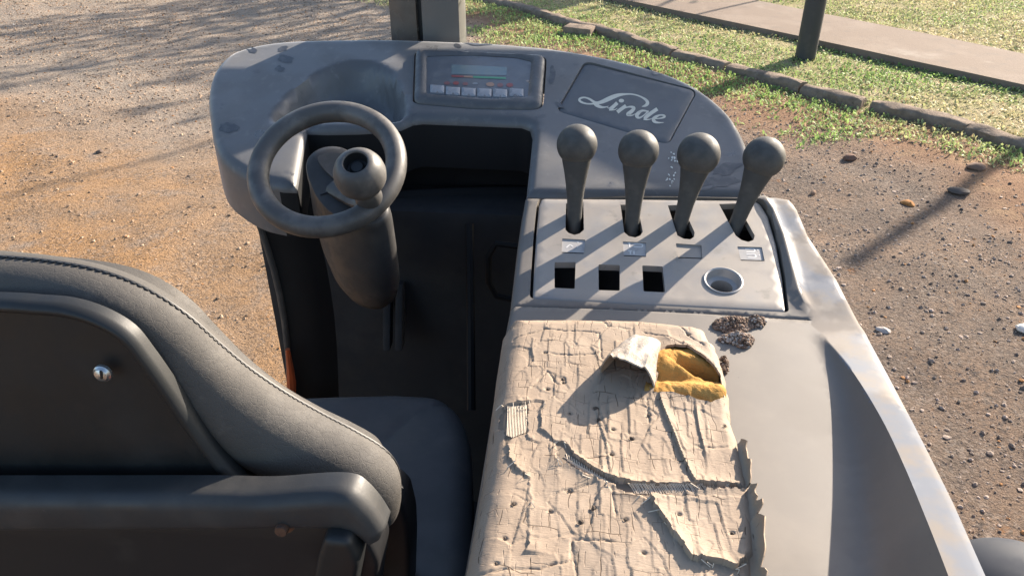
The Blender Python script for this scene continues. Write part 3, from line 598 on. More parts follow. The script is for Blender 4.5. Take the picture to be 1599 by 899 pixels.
for i, a in enumerate([672, 696.5, 721, 745.5, 770, 795.5]):
    b0 = [137.5, 140.5, 142, 143, 143.8, 143][i]; q = rcorner(px([(a, b0), (a + 22, b0 + 1.4), (a + 21.6, b0 + 13.5), (a - .2, b0 + 12)], dsh), .0016, 2)
    b = link('button', plate(q, (), .004, lambda x, y, d: ZP + (y - YP) * TB + SH + .0034 - .0012 * (1 - np.clip(d / .0018, 0, 1)), skirt=(0, 0, -.003), rings=(.001, .002)), M['btn'], disp, sharp=30)
    f = D(SH + .0039)
    if i == 0: mk = [flat([(a + 8, b0 + 8), (a + 11, b0 + 5), (a + 14, b0 + 8.3)], f)]
    elif i == 5: mk = [ribbon([(a + 6, b0 + 7), (a + 9, b0 + 4.5), (a + 11, b0 + 7), (a + 9, b0 + 9.5), (a + 6.5, b0 + 8)], [1.6] * 5, f), flat([(a + 13, b0 + 5), (a + 16, b0 + 7.2), (a + 13, b0 + 9.4)], f)]
    else: mk = [ribbon([(a + 8 + i * .6, b0 + 9.5), (a + 11, b0 + 4.6 + i * .3), (a + 13.5, b0 + 9.6)], [1.3] * 3, f)]
    o = link('button_mark', join(*mk), M['mark'], disp)

# ---- the plate with the script lettering
lid = link('logo_plate', plate(resamp(plo_xy, .006), (), .01, lambda x, y, d: ZP + (y - YP) * TB - .0006 - .0012 * (1 - np.clip(d / .002, 0, 1)), skirt=(0, 0, -.008), rings=(.0008, .0022)), M['logo_plate'], truck, sharp=40)
def LZ(a, b, l=0): return dsh(900 + a / 10.952, 140 + b / 10.952, -.0004 + l * .2)
st = [([(1120, 293), (1180, 274), (1216, 238), (1200, 190), (1130, 138), (1040, 100), (940, 80), (840, 80), (740, 92), (640, 122), (540, 166), (450, 206), (380, 226), (310, 226)], [10, 44, 58, 48, 30, 24, 24, 32, 52, 70, 74, 64, 50, 40]),
      ([(340, 215), (300, 212), (230, 166), (150, 138), (80, 146), (50, 176), (80, 212), (160, 240), (250, 246), (330, 236)], [20, 40, 34, 26, 32, 38, 36, 26, 26, 36]),
      ([(300, 222), (350, 268), (420, 300), (490, 302), (550, 286)], [50, 62, 44, 22, 10]),
      ([(700, 228), (640, 285), (580, 338)], [60, 60, 66]), ([(560, 345), (600, 350), (660, 344), (700, 320)], [34, 22, 14, 8]), ([(520, 305), (560, 320), (600, 300)], [6, 16, 10]),
      ([(850, 278), (770, 333), (700, 388)], [62, 60, 62]), ([(770, 345), (860, 306), (935, 296), (985, 318), (945, 372), (880, 422), (905, 442), (960, 440), (1020, 408)], [12, 22, 34, 52, 62, 58, 34, 18, 8]),
      ([(1215, 372), (1130, 362), (1055, 408), (1035, 458), (1075, 484), (1140, 452), (1190, 408), (1235, 366)], [24, 34, 62, 60, 34, 22, 22, 30]), ([(1385, 332), (1300, 388), (1215, 450), (1165, 500)], [62, 62, 62, 52]), ([(1150, 505), (1200, 516), (1260, 508), (1310, 482)], [30, 24, 14, 8]),
      ([(1335, 502), (1440, 492), (1508, 468), (1490, 440), (1420, 440), (1345, 478), (1318, 518), (1345, 554), (1410, 568), (1495, 564)], [16, 22, 36, 30, 28, 54, 58, 48, 26, 8])]
let = [ribbon(p, w, LZ, .00008 * i) for i, (p, w) in enumerate(st)]; let.append(flat([(770 + 46 * math.cos(t * .4488), 192 + 32 * math.sin(t * .4488)) for t in range(14)], LZ, .0001))
link('lettering', join(*let), M['letter'], lid)

# ---- footwell: the dark tub under the dashboard
arc = [(396, 318), (408, 345), (420, 380), (432, 420), (441, 460), (448, 500), (453, 545), (456, 590), (458, 640)]
A3 = [ony(a, b, 1.02) for a, b in arc]
V = []; Fs = []; n = len(A3)
for p in A3:                                            # front wall, its left edge the curve seen against the sand, bowed away from the driver
    for k in range(9): t = k / 8; V.append((p[0] + (-.03 - p[0]) * t, p[1] + .10 * math.sin(t * 1.57), p[2]))
for i in range(n - 1):
    for k in range(8): Fs.append((i * 9 + k, i * 9 + k + 1, (i + 1) * 9 + k + 1, (i + 1) * 9 + k))
wall = link('footwell_panel', mesh('wall', V, Fs), M['foot_shade'], truck)
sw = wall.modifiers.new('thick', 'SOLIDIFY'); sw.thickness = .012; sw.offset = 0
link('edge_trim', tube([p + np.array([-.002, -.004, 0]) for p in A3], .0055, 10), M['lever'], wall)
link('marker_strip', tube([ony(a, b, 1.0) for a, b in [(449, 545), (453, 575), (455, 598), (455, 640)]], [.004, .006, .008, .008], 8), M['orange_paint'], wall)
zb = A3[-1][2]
link('floor_panel', boxm((-.24, .82, .60), (.245, 0, 0), (0, .28, 0), (0, 0, .02), .006), M['foot_shade'], truck)
link('footwell_panel', boxm((-.27, 1.13, .88), (.22, 0, 0), (0, .012, 0), (0, 0, .28), .004), M['foot_shade'], truck)['label'] = 'lower front wall of the footwell'
link('footwell_panel', boxm((-.10, 1.135, 1.12), (.088, 0, 0), (0, .012, 0), (0, 0, .245), .004), M['foot_shade'], truck)
link('footwell_panel', boxm((-.325, 1.142, 1.08), (.160, 0, 0), (0, .012, 0), (0, 0, .215), .004), M['foot_shade'], truck)['label'] = 'upper front wall of the footwell behind the wheel'
p = ony(735, 340, .84); q = ony(735, 640, .80)
link('wall_rib', tube([ony(733, 350, 1.0), ony(735, 480, .93), ony(736, 640, .84)], .006, 8), M['foot_shade'], truck)
link('wall_rib', tube([ony(a, b, .97) for a, b in [(812, 385), (775, 380), (763, 400), (763, 440), (775, 462), (806, 468)]], .0045, 8), M['foot_shade'], truck)
for a in (606, 625): link('pedal_bar', boxm(ony(a, 490, 1.02), (.006, 0, 0), (0, .012, .0), (0, .02, .05), .003), M['dash_dark'], truck)

# ---- steering column and wheel
C0 = CO + ray(541, 292) * 1.0; tb = R(30); cx = np.array([1., 0, 0]); cy = np.array([0, math.cos(tb), math.sin(tb)]); cn = np.array([0, -math.sin(tb), math.cos(tb)])
cap_px = [(477, 262), (483, 243), (503, 230), (530, 229), (556, 243), (585, 274), (604, 308), (606, 336), (585, 352), (555, 352), (520, 338), (497, 315), (484, 290)]
cap3 = spl([on(a, b, C0, cn) for a, b in cap_px], 5, True); c0 = np.mean(np.array(cap3), 0); c1 = ony(566, 447, c0[1] + .045)
V = []; Fs = []; N_ = len(cap3); prof_c = [(0, .0, .05, .0045), (0, .0, .5, .0044), (0, .0, .84, .004), (0, 0, .95, .0025), (0, 0, .99, -.0005), (.012, 0, 1.005, -.004), (.06, 0, 1.02, -.012), (.35, 0, 1.05, 0), (.62, 0, 1.04, 0), (.82, 0, .92, 0), (.94, 0, .72, 0), (1.02, 0, .42, 0), (1.05, 0, .05, 0)]
for t, _, s, h in prof_c:
    for q in cap3: V.append(c0 + (c1 - c0) * max(t, 0) + (np.array(q) - c0) * s + cn * h)
for i in range(len(prof_c) - 1):
    for k in range(N_): Fs.append((i * N_ + k, i * N_ + (k + 1) % N_, (i + 1) * N_ + (k + 1) % N_, (i + 1) * N_ + k))
column = link('steering_column', mesh('column', V, Fs), M['column'], truck, sharp=40)
link('cap_seam', tube([on(a, b, C0 + cn * .0058, cn) for a, b in [(500, 304), (512, 300), (528, 293), (545, 284)]], .0011, 6), M['frame'], column)
q = [on(a, b, C0 + cn * .0045, cn) for a, b in [(497, 248), (520, 241), (543, 246), (560, 262), (575, 285), (552, 290), (528, 284), (508, 268)]]
me = mesh('lid', [v + cn * .0035 for v in spl(q, 4, True)] + [v - cn * .002 for v in spl(q, 4, True)], [tuple(range(32))] + [(i, 32 + i, 32 + (i + 1) % 32, (i + 1) % 32) for i in range(32)]); link('column_lid', me, M['wheel'], column, sharp=40)
tw = R(33); wn = np.array([0, -math.sin(tw), math.cos(tw)]); wc = CO + ray(511, 261) * .955; wy = np.array([0, math.cos(tw), math.sin(tw)]); wr = 108.5 * .955 / F
ring = [wc + wr * (cx * math.cos(a) + wy * math.sin(a)) for a in np.linspace(0, 2 * math.pi, 72, endpoint=False)]
wheel = link('steering_wheel', tube(ring, .0132, 18, closed=True), M['wheel'], truck)
kb = on(579, 316, wc, wn); link('spoke', tube([kb - wn * .004, kb * .6 + (c0 + cn * .0) * .4 - wn * .012, c0 - cn * .004], [.013, .014, .02], 14, squash=(1.3, .7)), M['wheel'], wheel)
kp = [(.001, 0), (.016, 0), (.0165, .008), (.0145, .018), (.0135, .026), (.0165, .032), (.024, .038), (.0285, .046), (.0298, .054), (.0288, .062), (.0255, .070), (.0205, .0760), (.0165, .0785), (.0145, .0785), (.0135, .077)]
link('steering_knob', lathe(kp, kb + wn * .004, wn, 40), M['wheel'], wheel, sharp=50)
link('knob_well', lathe([(.0135, .077), (.0128, .070), (.0115, .066), (.0001, .0655)], kb + wn * .004, wn, 32), M['frame'], wheel)
link('knob_cap', lathe([(.0085, .0655), (.0082, .0685), (.0065, .070), (.0001, .0702)], kb + wn * .004, wn, 24), M['shell'], wheel)

# ---- console body with deck, fender and the well for the lever panel
YR = deck(1276, 518)[1]; KF = .18
def fen(x, y): return on(x, y, (0, YR, Z0 + (YR - YS) * TD), (0, KF - TD, 1))
ridge = np.array([fen(a, b)[:2] for a, b in [(1274, 514), (1300, 541), (1335, 585), (1376, 652), (1410, 722), (1445, 806), (1479, 893), (1508, 975), (1530, 1050)]]); ridge = ridge[np.argsort(ridge[:, 1])]
def outer(x, y): return fen(x, y)[:2] if fen(x, y)[1] < YR else cons(x, y)[:2]
right = [tuple(outer(a, b)) for a, b in [(1192, 305), (1212, 305), (1232, 311), (1247, 324), (1264, 364), (1309, 432), (1357, 518), (1392, 583), (1433, 659), (1458, 707), (1496, 782), (1549, 899), (1600, 1005)]]
left = [tuple(cons(a, b)[:2]) for a, b in [(705, 1010), (722, 905), (738, 815), (752, 735), (765, 655), (775, 590), (786, 530), (796, 480), (802, 430), (808, 380), (814, 338), (820, 306)]]
ex_ = lambda a, b, k: tuple(np.array(b) + (np.array(b) - np.array(a)) / np.linalg.norm(np.array(b) - np.array(a)) * k)
right.append(ex_(right[-2], right[-1], .12)); left.insert(0, ex_(left[1], left[0], .12))
cout = resamp(right + left, .01)
pn = [(846, 308), (1000, 309), (1184, 311), (1199, 335), (1212, 380), (1221, 430), (1227, 484), (1030, 474), (832, 463), (834, 420), (838, 360), (842, 320)]
pn_xy = rcorner(px(pn, pan), [.006, 0, .012, .0, 0, 0, .003, 0, .003, 0, 0, .002])
well = resamp(offset(pn_xy, .0034), .008)
rim = px([(1190, 308), (1206, 330), (1222, 370), (1234, 415), (1246, 458), (1264, 492)], cons)
groove = px([(797, 476), (950, 481), (1100, 488), (1262, 498)], deck)
ex = []
for dy in (-.0026, -.0012, 0, .0012, .0026): ex += [(a, b + dy) for a, b in resamp(groove, .006, False)]
rs = np.array(spl([tuple(r) for r in ridge], 6)); rlines = []
for dd in (-.004, -.0015, 0, .0015, .004, .008, .0135, .02, .028, .037, .047):
    l = [(float(np.interp(v, rs[:, 1], rs[:, 0]) - dd), float(v)) for v in np.arange(.30, YR - .012 - dd * .8, .007)]; rlines.append(l)
def con_z(x, y, d):
    z = prof(np.minimum(y, YP)); h = KF * np.maximum(YR - y, 0) ** 1.0; rx = np.interp(y, rs[:, 1], rs[:, 0]); w = .008 + .105 * np.maximum(YR - y, 0)
    t = np.clip((rx - x) / w, 0, 1); z = z + h * np.where(t <= 0, 1, (1 - t) ** 2.1) - .10 * 0 * h
    z = z + .005 * np.exp(-(pdist(x, y, rim, False) / .006) ** 2) * sst(YS - .012, YS + .03, y)
    z = z - .0042 * np.exp(-(pdist(x, y, groove, False) / .0011) ** 2)
    rr = .009; z = z - (rr - np.sqrt(np.maximum(rr * rr - np.maximum(rr - d, 0) ** 2, 0))) * (1 - .9 * sst(YP - .012, YP - .002, y))
    return z + .0004 * fbm(x * 7, y * 7, 44, 2)
wlines = []
for dd in (-.0012, .001, .0035, .006, .0095, .014):
    Rr = np.array(spl([tuple(r[:2]) for r in rim], 5)); tt = np.gradient(Rr, axis=0); tt /= np.linalg.norm(tt, axis=1, keepdims=True); wlines.append([tuple(p) for p in (Rr + dd * np.stack([-tt[:, 1], tt[:, 0]], 1))[3:-3]])
cme = plate(cout, [well], .0075, con_z, skirt=(0, 0, -.85), hskirt=(0, 0, -.022), rings=(.0006, .002, .004, .0065, .009), lines=rlines + wlines, extra=[e for e in ex if inpoly(np.array([e[0]]), np.array([e[1]]), cout)[0] and not inpoly(np.array([e[0]]), np.array([e[1]]), offset(well, .003))[0]])
fp = [tuple(p) for p in ridge] + [tuple(outer(1262, 494)), tuple(outer(1240, 430)), tuple(outer(1225, 370)), tuple(outer(1212, 330)), (right[0][0], right[0][1] + .01), (right[0][0] + .3, right[0][1] + .01), (.8, .1), (ridge[0][0], .1)]
console = link('console', cme, [M['console'], M['fender'], M['foot_shade']], truck, sharp=60)
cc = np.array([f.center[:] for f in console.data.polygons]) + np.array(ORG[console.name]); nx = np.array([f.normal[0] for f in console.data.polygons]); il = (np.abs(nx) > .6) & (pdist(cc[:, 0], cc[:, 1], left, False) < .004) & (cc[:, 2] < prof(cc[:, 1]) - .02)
console.data.polygons.foreach_set('material_index', np.where(il, 2, inpoly(cc[:, 0], cc[:, 1], fp).astype(int)))  # left skirt gets the dark shaded footwell colour
link('console_floor', plate(resamp(offset(well, .004), .03), (), .05, lambda x, y, d: Z0 + (y - YS) * TP - .05), M['frame'], console)

# ---- lever panel
slots = [[(884, 316), (911, 314), (912, 357), (905, 363), (897, 365), (888, 362), (883, 357)], [(969, 318), (995, 318), (1004, 360), (1000, 366), (992, 369), (982, 367), (975, 361)], [(1043, 319), (1065, 318), (1085, 361), (1084, 368), (1078, 372), (1068, 371), (1058, 366)], [(1123, 317), (1151, 316), (1179, 366), (1177, 373), (1169, 376), (1158, 373), (1149, 366)]]
rects = [[(866, 407.5), (899, 407.5), (897.5, 449), (866, 447.5)], [(934.6, 411), (968, 412), (968, 452), (935, 451)], [(1003, 412.5), (1035, 414), (1039, 454.5), (1005, 453)]]
icons = [[(878, 370.5), (914, 372.5), (912, 394.5), (877, 393)], [(972.6, 375), (1009, 377), (1009, 399.5), (974, 398)], [(1055.6, 378), (1095.6, 381), (1097, 402.5), (1059, 401)], [(1151.5, 383), (1190, 384), (1194.5, 406), (1157, 405)]]
sc_ = pan(1129.5, 437); sr = .0205
H = [resamp(px(s, pan), .004) for s in slots] + [rcorner(px(s, pan), .0016, 2) for s in rects] + [rcorner(px(s, pan), .0008, 1) for s in icons] + [[(sc_[0] + sr * math.cos(a), sc_[1] + sr * math.sin(a)) for a in np.linspace(0, 2 * math.pi, 36, endpoint=False)]]
PZ = -.0015
panel = link('lever_panel', plate(resamp(pn_xy, .006), H, .01, lambda x, y, d: Z0 + (y - YS) * TP + PZ - .0012 * (1 - np.clip(d / .002, 0, 1)), skirt=(0, 0, -.01), hskirt=(0, .0004, -.008), rings=(.0008, .0022)), M['panel'], truck, sharp=40)
for i, q in enumerate(icons):
    o = link('icon_tile', flat([tuple(a + (np.mean(np.array(q), 0) - a) * -.03) for a in map(np.array, q)], lambda a, b, l: pan(a, b, PZ - (.0014 if i != 2 else .002))), M['panel'] if i == 2 else M['tile'], panel)
    f = (lambda Q: lambda u, v, l=0: pan(*(((1 - u) * (1 - v)) * Q[0] + u * (1 - v) * Q[1] + u * v * Q[2] + (1 - u) * v * Q[3]), PZ - .0012 + l))([np.array(z) for z in q])
    mk = {0: [[(.2, .7), (.35, .5), (.5, .62)], [(.66, .3), (.72, .3)], [(.66, .62), (.72, .62)]], 1: [[(.2, .2), (.32, .2)], [(.28, .12), (.28, .45)], [(.45, .2), (.8, .2), (.8, .4), (.45, .4)], [(.2, .7), (.38, .7)], [(.3, .7), (.3, .92)], [(.46, .7), (.46, .92)]], 2: [], 3: [[(.28, .25), (.62, .22), (.62, .42), (.3, .45)], [(.28, .62), (.62, .6), (.62, .82), (.3, .84)], [(.76, .28), (.82, .28)], [(.78, .66), (.84, .66)]]}[i]
    if mk: link('icon_print', join(*[ribbon([(a * 100, b * 100) for a, b in s], [6] * len(s), (lambda g: lambda u, v, l: g(u / 100, v / 100, l))(f), .00003 * j) for j, s in enumerate(mk)]), M['tilemark'], panel)
pnn = np.array([0, -math.sin(R(12)), math.cos(R(12))])
link('socket_ring', lathe([(.0222, PZ - .0002), (.0222, PZ + .0012), (.021, PZ + .0018), (.0195, PZ + .0006), (.0185, -.008), (.0175, -.0105), (.0145, -.0115), (.0125, -.012), (.0118, -.030)], sc_, pnn, 40), M['socket'], panel, sharp=30)

# ---- four levers
KN = [((897, 340), (901, 226), 30.5), ((987, 347), (997, 235), 30.5), ((1063, 347), (1091, 241), 32), ((1151, 347), (1193, 246), 31)]
LB = [(.0, -.03), (.0095, -.03), (.0105, 0), (.0112, .02), (.0135, .045), (.0165, .066), (.0175, .074), (.0165, .078)]
kr = .0240
LK = [(kr * math.sin(a), -kr * math.cos(a)) for a in np.linspace(.72, math.pi, 20)]
lm = km = None
for i, (b, k, r) in enumerate(KN):
    B3 = pan(*b, -.004); K3 = CO + ray(*k) * (depth(B3) - .035); ax = K3 - B3; Ln = np.linalg.norm(ax); ax /= Ln
    if lm is None:
        lm = lathe([(r_, h if h < .06 else h) for r_, h in [(.0001, -.045), (.0085, -.045), (.009, -.02), (.0093, .01), (.0102, .03), (.0122, .05), (.0147, .068), (.0172, .082), (.0184, .092)]], (0, 0, 0), (0, 0, 1), 28); km = lathe(LK, (0, 0, 0), (0, 0, 1), 32)
    z = Vector(ax); xx = Vector((1, 0, 0)); xx = (xx - z * xx.dot(z)).normalized(); yy = z.cross(xx); Rm = Matrix((xx, yy, z)).transposed()
    s = Ln / .1065
    o = bpy.data.objects.new('lever', lm); COL.objects.link(o); o.parent = truck; ORG[o.name] = Vector(B3); o.location = Vector(B3) - ORG[truck.name]; o.rotation_euler = Rm.to_euler(); o.scale = (1, 1, s)
    kO = bpy.data.objects.new('knob', km); COL.objects.link(kO); kO.parent = o; kO.location = (0, 0, .1065); kO.scale = (r / 30.5 * depth(K3) / .92, r / 30.5 * depth(K3) / .92, 1 / s * r / 30.5 * depth(K3) / .92)
for me in (lm, km):
    me.materials.append(M['lever']); me.polygons.foreach_set('use_smooth', [True] * len(me.polygons))

# ---- armrest with its cracked, torn cover
AH = .052
def arm(x, y, h=0): return deck(x, y, AH + h)
ao = [(799, 488), (900, 487), (1000, 490), (1085, 499), (1106, 506), (1116, 530), (1130, 570), (1139, 612), (1142, 650), (1153, 690), (1165, 725), (1178, 775), (1183, 830), (1181, 899), (1178, 1010), (688, 1010), (708, 940), (722, 890), (738, 810), (752, 730), (764, 650), (774, 570), (784, 510)]
aout = px(ao, arm); aout = [tuple(q + np.array([0., 0.])) for q in map(np.array, aout)]
aout = resamp(aout, .0035); aout = [(a + .0016 * vnoise(b * 160, 1, 3) * (a > .06), b) for a, b in aout]
hole = px([(1040, 542), (1054, 540), (1074, 544), (1087, 552), (1099, 559), (1115, 574), (1124, 584), (1129, 606), (1131, 622), (1120, 627), (1108, 631), (1098, 627), (1087, 626), (1074, 621), (1062, 620), (1051, 616), (1035, 616), (1020, 614), (1026, 590), (1031, 565)], arm)
hole = [(a + .0010 * vnoise(i * .8, 3, 5), b + .0012 * vnoise(i * .7, 9, 5)) for i, (a, b) in enumerate(resamp(hole, .0022))]
T1 = [(700, 640), (779, 635), (798, 630), (848, 625), (843, 651), (843, 668), (867, 687), (886, 693), (898, 711), (915, 725), (943, 742), (967, 751), (991, 756), (1034, 755), (1072, 756), (1129, 758), (1170, 757), (1260, 757)]
T2 = [(1260, 762), (1158, 762), (1096, 766), (1053, 770), (1015, 778), (981, 770), (948, 752), (915, 741), (881, 722), (870, 715)]
G1 = T1[6:17] + T2[1:]
SC1 = [(795, 632), (824, 629), (823, 675), (806, 680), (788, 692), (788, 670), (776, 661), (782, 640)]
T3 = [(793, 694), (795, 716), (812, 737), (826, 747), (829, 775), (825, 804), (825, 852), (822, 860)]
T4 = [(1012, 777), (1029, 804), (1053, 837), (1072, 866), (1077, 874), (1105, 876), (1148, 886), (1165, 870)]
def jag(q, amp, seed, step=.0022, closed=False):
    r = resamp(q, step, closed); return [(a + amp * vnoise(i * .9, seed, 3), b + amp * vnoise(i * .9, seed + 5, 4)) for i, (a, b) in enumerate(r)]
W1 = jag(px(T1, arm), .0028, 11); W2 = jag(px(T2, arm), .003, 12); W3 = jag(px(T3, arm), .003, 13); W4 = jag(px(T4, arm), .003, 14)
upper = W1 + [(.4, 1.2), (-.4, 1.2)]
gap = jag(px(G1, arm), .0028, 15, closed=True); scr1 = jag(px(SC1, arm), .0022, 16, closed=True)
right3 = W3 + [(W3[-1][0] + .03, W3[-1][1]), (W3[0][0] + .04, W3[0][1])]
flap4 = W4 + px([(1200, 860), (1200, 775), (1012, 777)], arm)
R5 = px([(1030, 622), (1036, 640), (1053, 680), (1066, 715), (1078, 740), (1084, 754)], arm)
R6 = px([(1086, 640), (1090, 665), (1096, 690), (1100, 706)], arm)
R7 = px([(930, 640), (945, 690), (952, 735)], arm)
hz = px([(1132, 585), (1118, 573), (1099, 557), (1087, 550), (1074, 542), (1040, 528)], arm)
def plates(x, y, sx, sy, seed, p=3.2):
    """irregular flat plates: which plate, where in it, and how near its edge"""
    wx = x + .0035 * fbm(x * 30, y * 30, seed, 3); wy = y + .0035 * fbm(x * 30, y * 30, seed + 9, 3); u = wx / sx; v = wy / sy; iu, iv = np.floor(u), np.floor(v)
    f1 = np.full(x.shape, 9.); f2 = f1.copy(); k1 = [f1 * 0] * 3
    for a in (-1, 0, 1):
        for b in (-1, 0, 1):
            cu_, cv_ = iu + a, iv + b; du = u - (cu_ + .12 + .76 * hsh(cu_, cv_, seed)); dv = v - (cv_ + .12 + .76 * hsh(cu_, cv_, seed + 1)); r = (np.abs(du) ** p + np.abs(dv) ** p) ** (1 / p)
            near = r < f1; f2 = np.where(near, f1, np.minimum(f2, r)); f1 = np.where(near, r, f1)
            k1 = [np.where(near, n_, o_) for n_, o_ in zip((hsh(cu_, cv_, seed + 2), du, dv), k1)]
            if a == -1 and b == -1: k2 = hsh(cu_, cv_, seed + 3)
            else: k2 = np.where(near, hsh(cu_, cv_, seed + 3), k2)
    return k1[0], k2, k1[1], k1[2], f2 - f1
def cover_z(x, y, d):
    h = np.full(x.shape, AH)
    inU = inpoly(x, y, upper); d1 = pdist(x, y, W1, False)
    h += np.where(inU, 0.0008 + .0020 * np.exp(-d1 / .006) * (.3 + 1.4 * np.clip(.5 + 1.6 * vnoise(x * 45, y * 45, 3), 0, 1)), 0)
    d4 = pdist(x, y, W4, False); i4 = inpoly(x, y, flap4); h += np.where(i4 & ~inU, .0006 + .0048 * np.exp(-d4 / .011), 0)
    d3 = pdist(x, y, W3, False); i3 = inpoly(x, y, right3); h += np.where(i3 & ~inU, .0022 * np.exp(-d3 / .008) * np.clip(.6 + 1.4 * vnoise(x * 60, y * 60, 5), .1, 1.4), 0)
    d2 = pdist(x, y, W2, False); h += np.where(~inU, .0022 * np.exp(-d2 / .006), 0)
    # long puckers
    for ln, A, w in ((R5, .0032, .009), (R6, .0020, .007), (R7, .0012, .007)):
        dd = pdist(x, y, ln, False); L = np.array(ln); lx = np.interp(y, L[::-1, 1], L[::-1, 0]); h += A * np.exp(-dd / w) * (x > lx) * (dd < .03)
    # the broken skin lifts in small oblong scales
    sm = sst(-.02, .05, x) + .6 * sst(T3[3][0] * 0 + AT - .20, AT - .10, y); sm = np.clip(sm + .25, 0, 1)
    act = (.3 + .7 * sst(.012, .03, d))
    for sx, sy, A, sd_ in ((.030, .042, .80, 105), (.0115, .019, .38, 205)):
        r1, r2, du, dv, e = plates(x, y, sx, sy, sd_); m_ = sst(.30, .55, .5 + fbm(x * 11, y * 11, sd_ + 50, 2)) if A < .5 else 1
        h += A * act * m_ * (.0010 * (r1 - .5) + .0020 * (r2 - .75) * du + .0014 * (r1 - .5) * dv + .0009 * r2 * np.exp(-e / .05) - .0009 * np.exp(-(e / .018) ** 2))
    sx, sy, sd_ = .0155, .040, 5; yy = y + .008 * fbm(x * 22, y * 8, 8 + sd_, 2); row = np.floor(yy / sy); u = (x + .0035 * fbm(x * 14, y * 22, 7 + sd_, 3)) / sx + hsh(row, row * 0 + 3, 2); col_ = np.floor(u); fu = u - col_; fv = yy / sy - row
    h += .0009 * sm * (1 - fu) ** 2.2 * (.3 + hsh(col_, row, sd_)) * sst(.40, .60, hsh(col_, row, 9 + sd_) + .8 * fbm(x * 9, y * 9, 70 + sd_, 2)) * act
    for (a_, b_) in PITS: h -= .0022 * np.exp(-(np.hypot((x - a_) * .7, y - b_) / .0013) ** 2)
    h += .0010 * fbm(x * 26, y * 26, 17, 3) + .0020 * fbm(x * 6, y * 6, 19, 2)
    # thin cracks
    for k, cr in enumerate(CRK): h -= .0011 * np.exp(-(pdist(x, y, cr, False) / .0007) ** 2)
    dh = pdist(x, y, hole); h += .0018 * np.exp(-pdist(x, y, hz, False) / .006) * (pdist(x, y, hz, False) < .04)
    h += .0018 * np.exp(-dh / .005)
    g = inpoly(x, y, gap) & ~inU; h = np.where(g, AH - .0014, h); h = np.where(inpoly(x, y, scr1), AH - .0012, h)
    # rounded sides: broad on the driver's side, tight on the other
    xl = -.075; rl = np.where(x < (aout_mid(y)), .022, .010); rl = np.where(y > AT - .04, np.maximum(rl, .02), rl); dd = np.minimum(d, rl); h -= (AH - .002 - .012 * 0) * 0 + np.minimum(rl * 1.0, .03) * (1 - np.sqrt(np.maximum(1 - (1 - dd / rl) ** 2, 0)))
    h += np.where((x > aout_mid(y)), (.0030 * np.exp(-d / .004) * np.clip(.2 + 2.2 * vnoise(y * 38, 3 + 0 * y, 2), 0, 1) * sst(AT - .1, AT - .16, y)), 0)
    return Z0 + (y - YS) * TD + h
AT = max(p[1] for p in aout)
_A = np.array(aout)
def aout_mid(y): return np.full(np.asarray(y).shape, .035) + 0 * np.asarray(y)
PITS_PX = [(880, 598), (890, 646), (957, 671), (986, 685), (955, 710), (890, 766), (860, 798), (927, 793), (977, 811), (906, 815), (788, 840), (1005, 863), (879, 593), (1075, 523), (852, 515), (851, 552), (855, 608), (930, 637), (1013, 648), (1143, 833), (775, 880), (802, 787), (1132, 665), (935, 655), (1060, 805)]
PITS = [tuple(arm(a, b)[:2]) for a, b in PITS_PX]
CRK = [jag(px(q, arm), .0016, 20 + i) for i, q in enumerate([[(800, 530), (850, 516), (935, 520), (940, 560), (938, 560)], [(860, 553), (900, 556), (935, 552)], [(940, 500), (950, 510), (985, 515), (1000, 503)], [(1005, 520), (1040, 527), (1085, 548)], [(860, 880), (890, 875), (893, 840), (960, 845)],
        [(893, 845), (900, 899)], [(955, 760), (962, 805)], [(1085, 695), (1100, 700), (1145, 698)], [(1060, 505), (1075, 525), (1100, 540)], [(830, 605), (855, 580), (870, 600)], [(745, 895), (790, 890), (850, 886), (868, 878)], [(1010, 622), (1015, 660)]])]
cm = plate(aout, [hole], .00105, cover_z, skirt=(0, 0, -.03), hskirt=(0, 0, -.003), rings=(.0005, .0015, .003, .005, .0075))
armrest = link('armrest', cm, [M['vinyl'], M['scrim']], truck, sharp=70)
cc = np.array([f.center[:] for f in armrest.data.polygons]) + np.array(ORG[armrest.name]); ug = (inpoly(cc[:, 0], cc[:, 1], gap) & ~inpoly(cc[:, 0], cc[:, 1], upper)) | inpoly(cc[:, 0], cc[:, 1], scr1)
armrest.data.polygons.foreach_set('material_index', ug.astype(int))
link('armrest_base', plate(resamp(offset(aout, -.006), .02), (), .04, lambda x, y, d: Z0 + (y - YS) * TD + .024, skirt=(0, 0, -.022)), M['dash_dark'], armrest)
# foam showing through the hole
fo = resamp(offset(hole, .008), .004); _ain = offset(aout, -.0035); fo = [p if inpoly(np.array([p[0]]), np.array([p[1]]), _ain)[0] else _ain[int(np.argmin([(q[0] - p[0]) ** 2 + (q[1] - p[1]) ** 2 for q in _ain]))] for p in fo]
fo = [p for i, p in enumerate(fo) if i == 0 or math.hypot(p[0] - fo[i - 1][0], p[1] - fo[i - 1][1]) > .0006]
lump = arm(1052, 566); cav = arm(1090, 573); low_ = arm(1078, 606)
def foam_z(x, y, d):
    h = AH - .0035 + 0.0115 * np.exp(-(((x - lump[0]) / .024) ** 2 + ((y - lump[1]) / .017) ** 2)) - .034 * np.exp(-(((x - cav[0]) / .017) ** 2 + ((y - cav[1] + .25 * (x - cav[0])) / .0062) ** 2)) + .006 * np.exp(-((y - low_[1]) / .012) ** 2) - .005 * np.exp(-(((x - arm(1045, 590)[0]) / .03) ** 2 + ((y - arm(1045, 590)[1]) / .006) ** 2))
    h += .0034 * fbm(x * 70, y * 70, 37, 4) + .0012 * fbm(x * 380, y * 380, 39, 2)
    return Z0 + (y - YS) * TD + h - .016 * sst(.105, .125, x) * 0
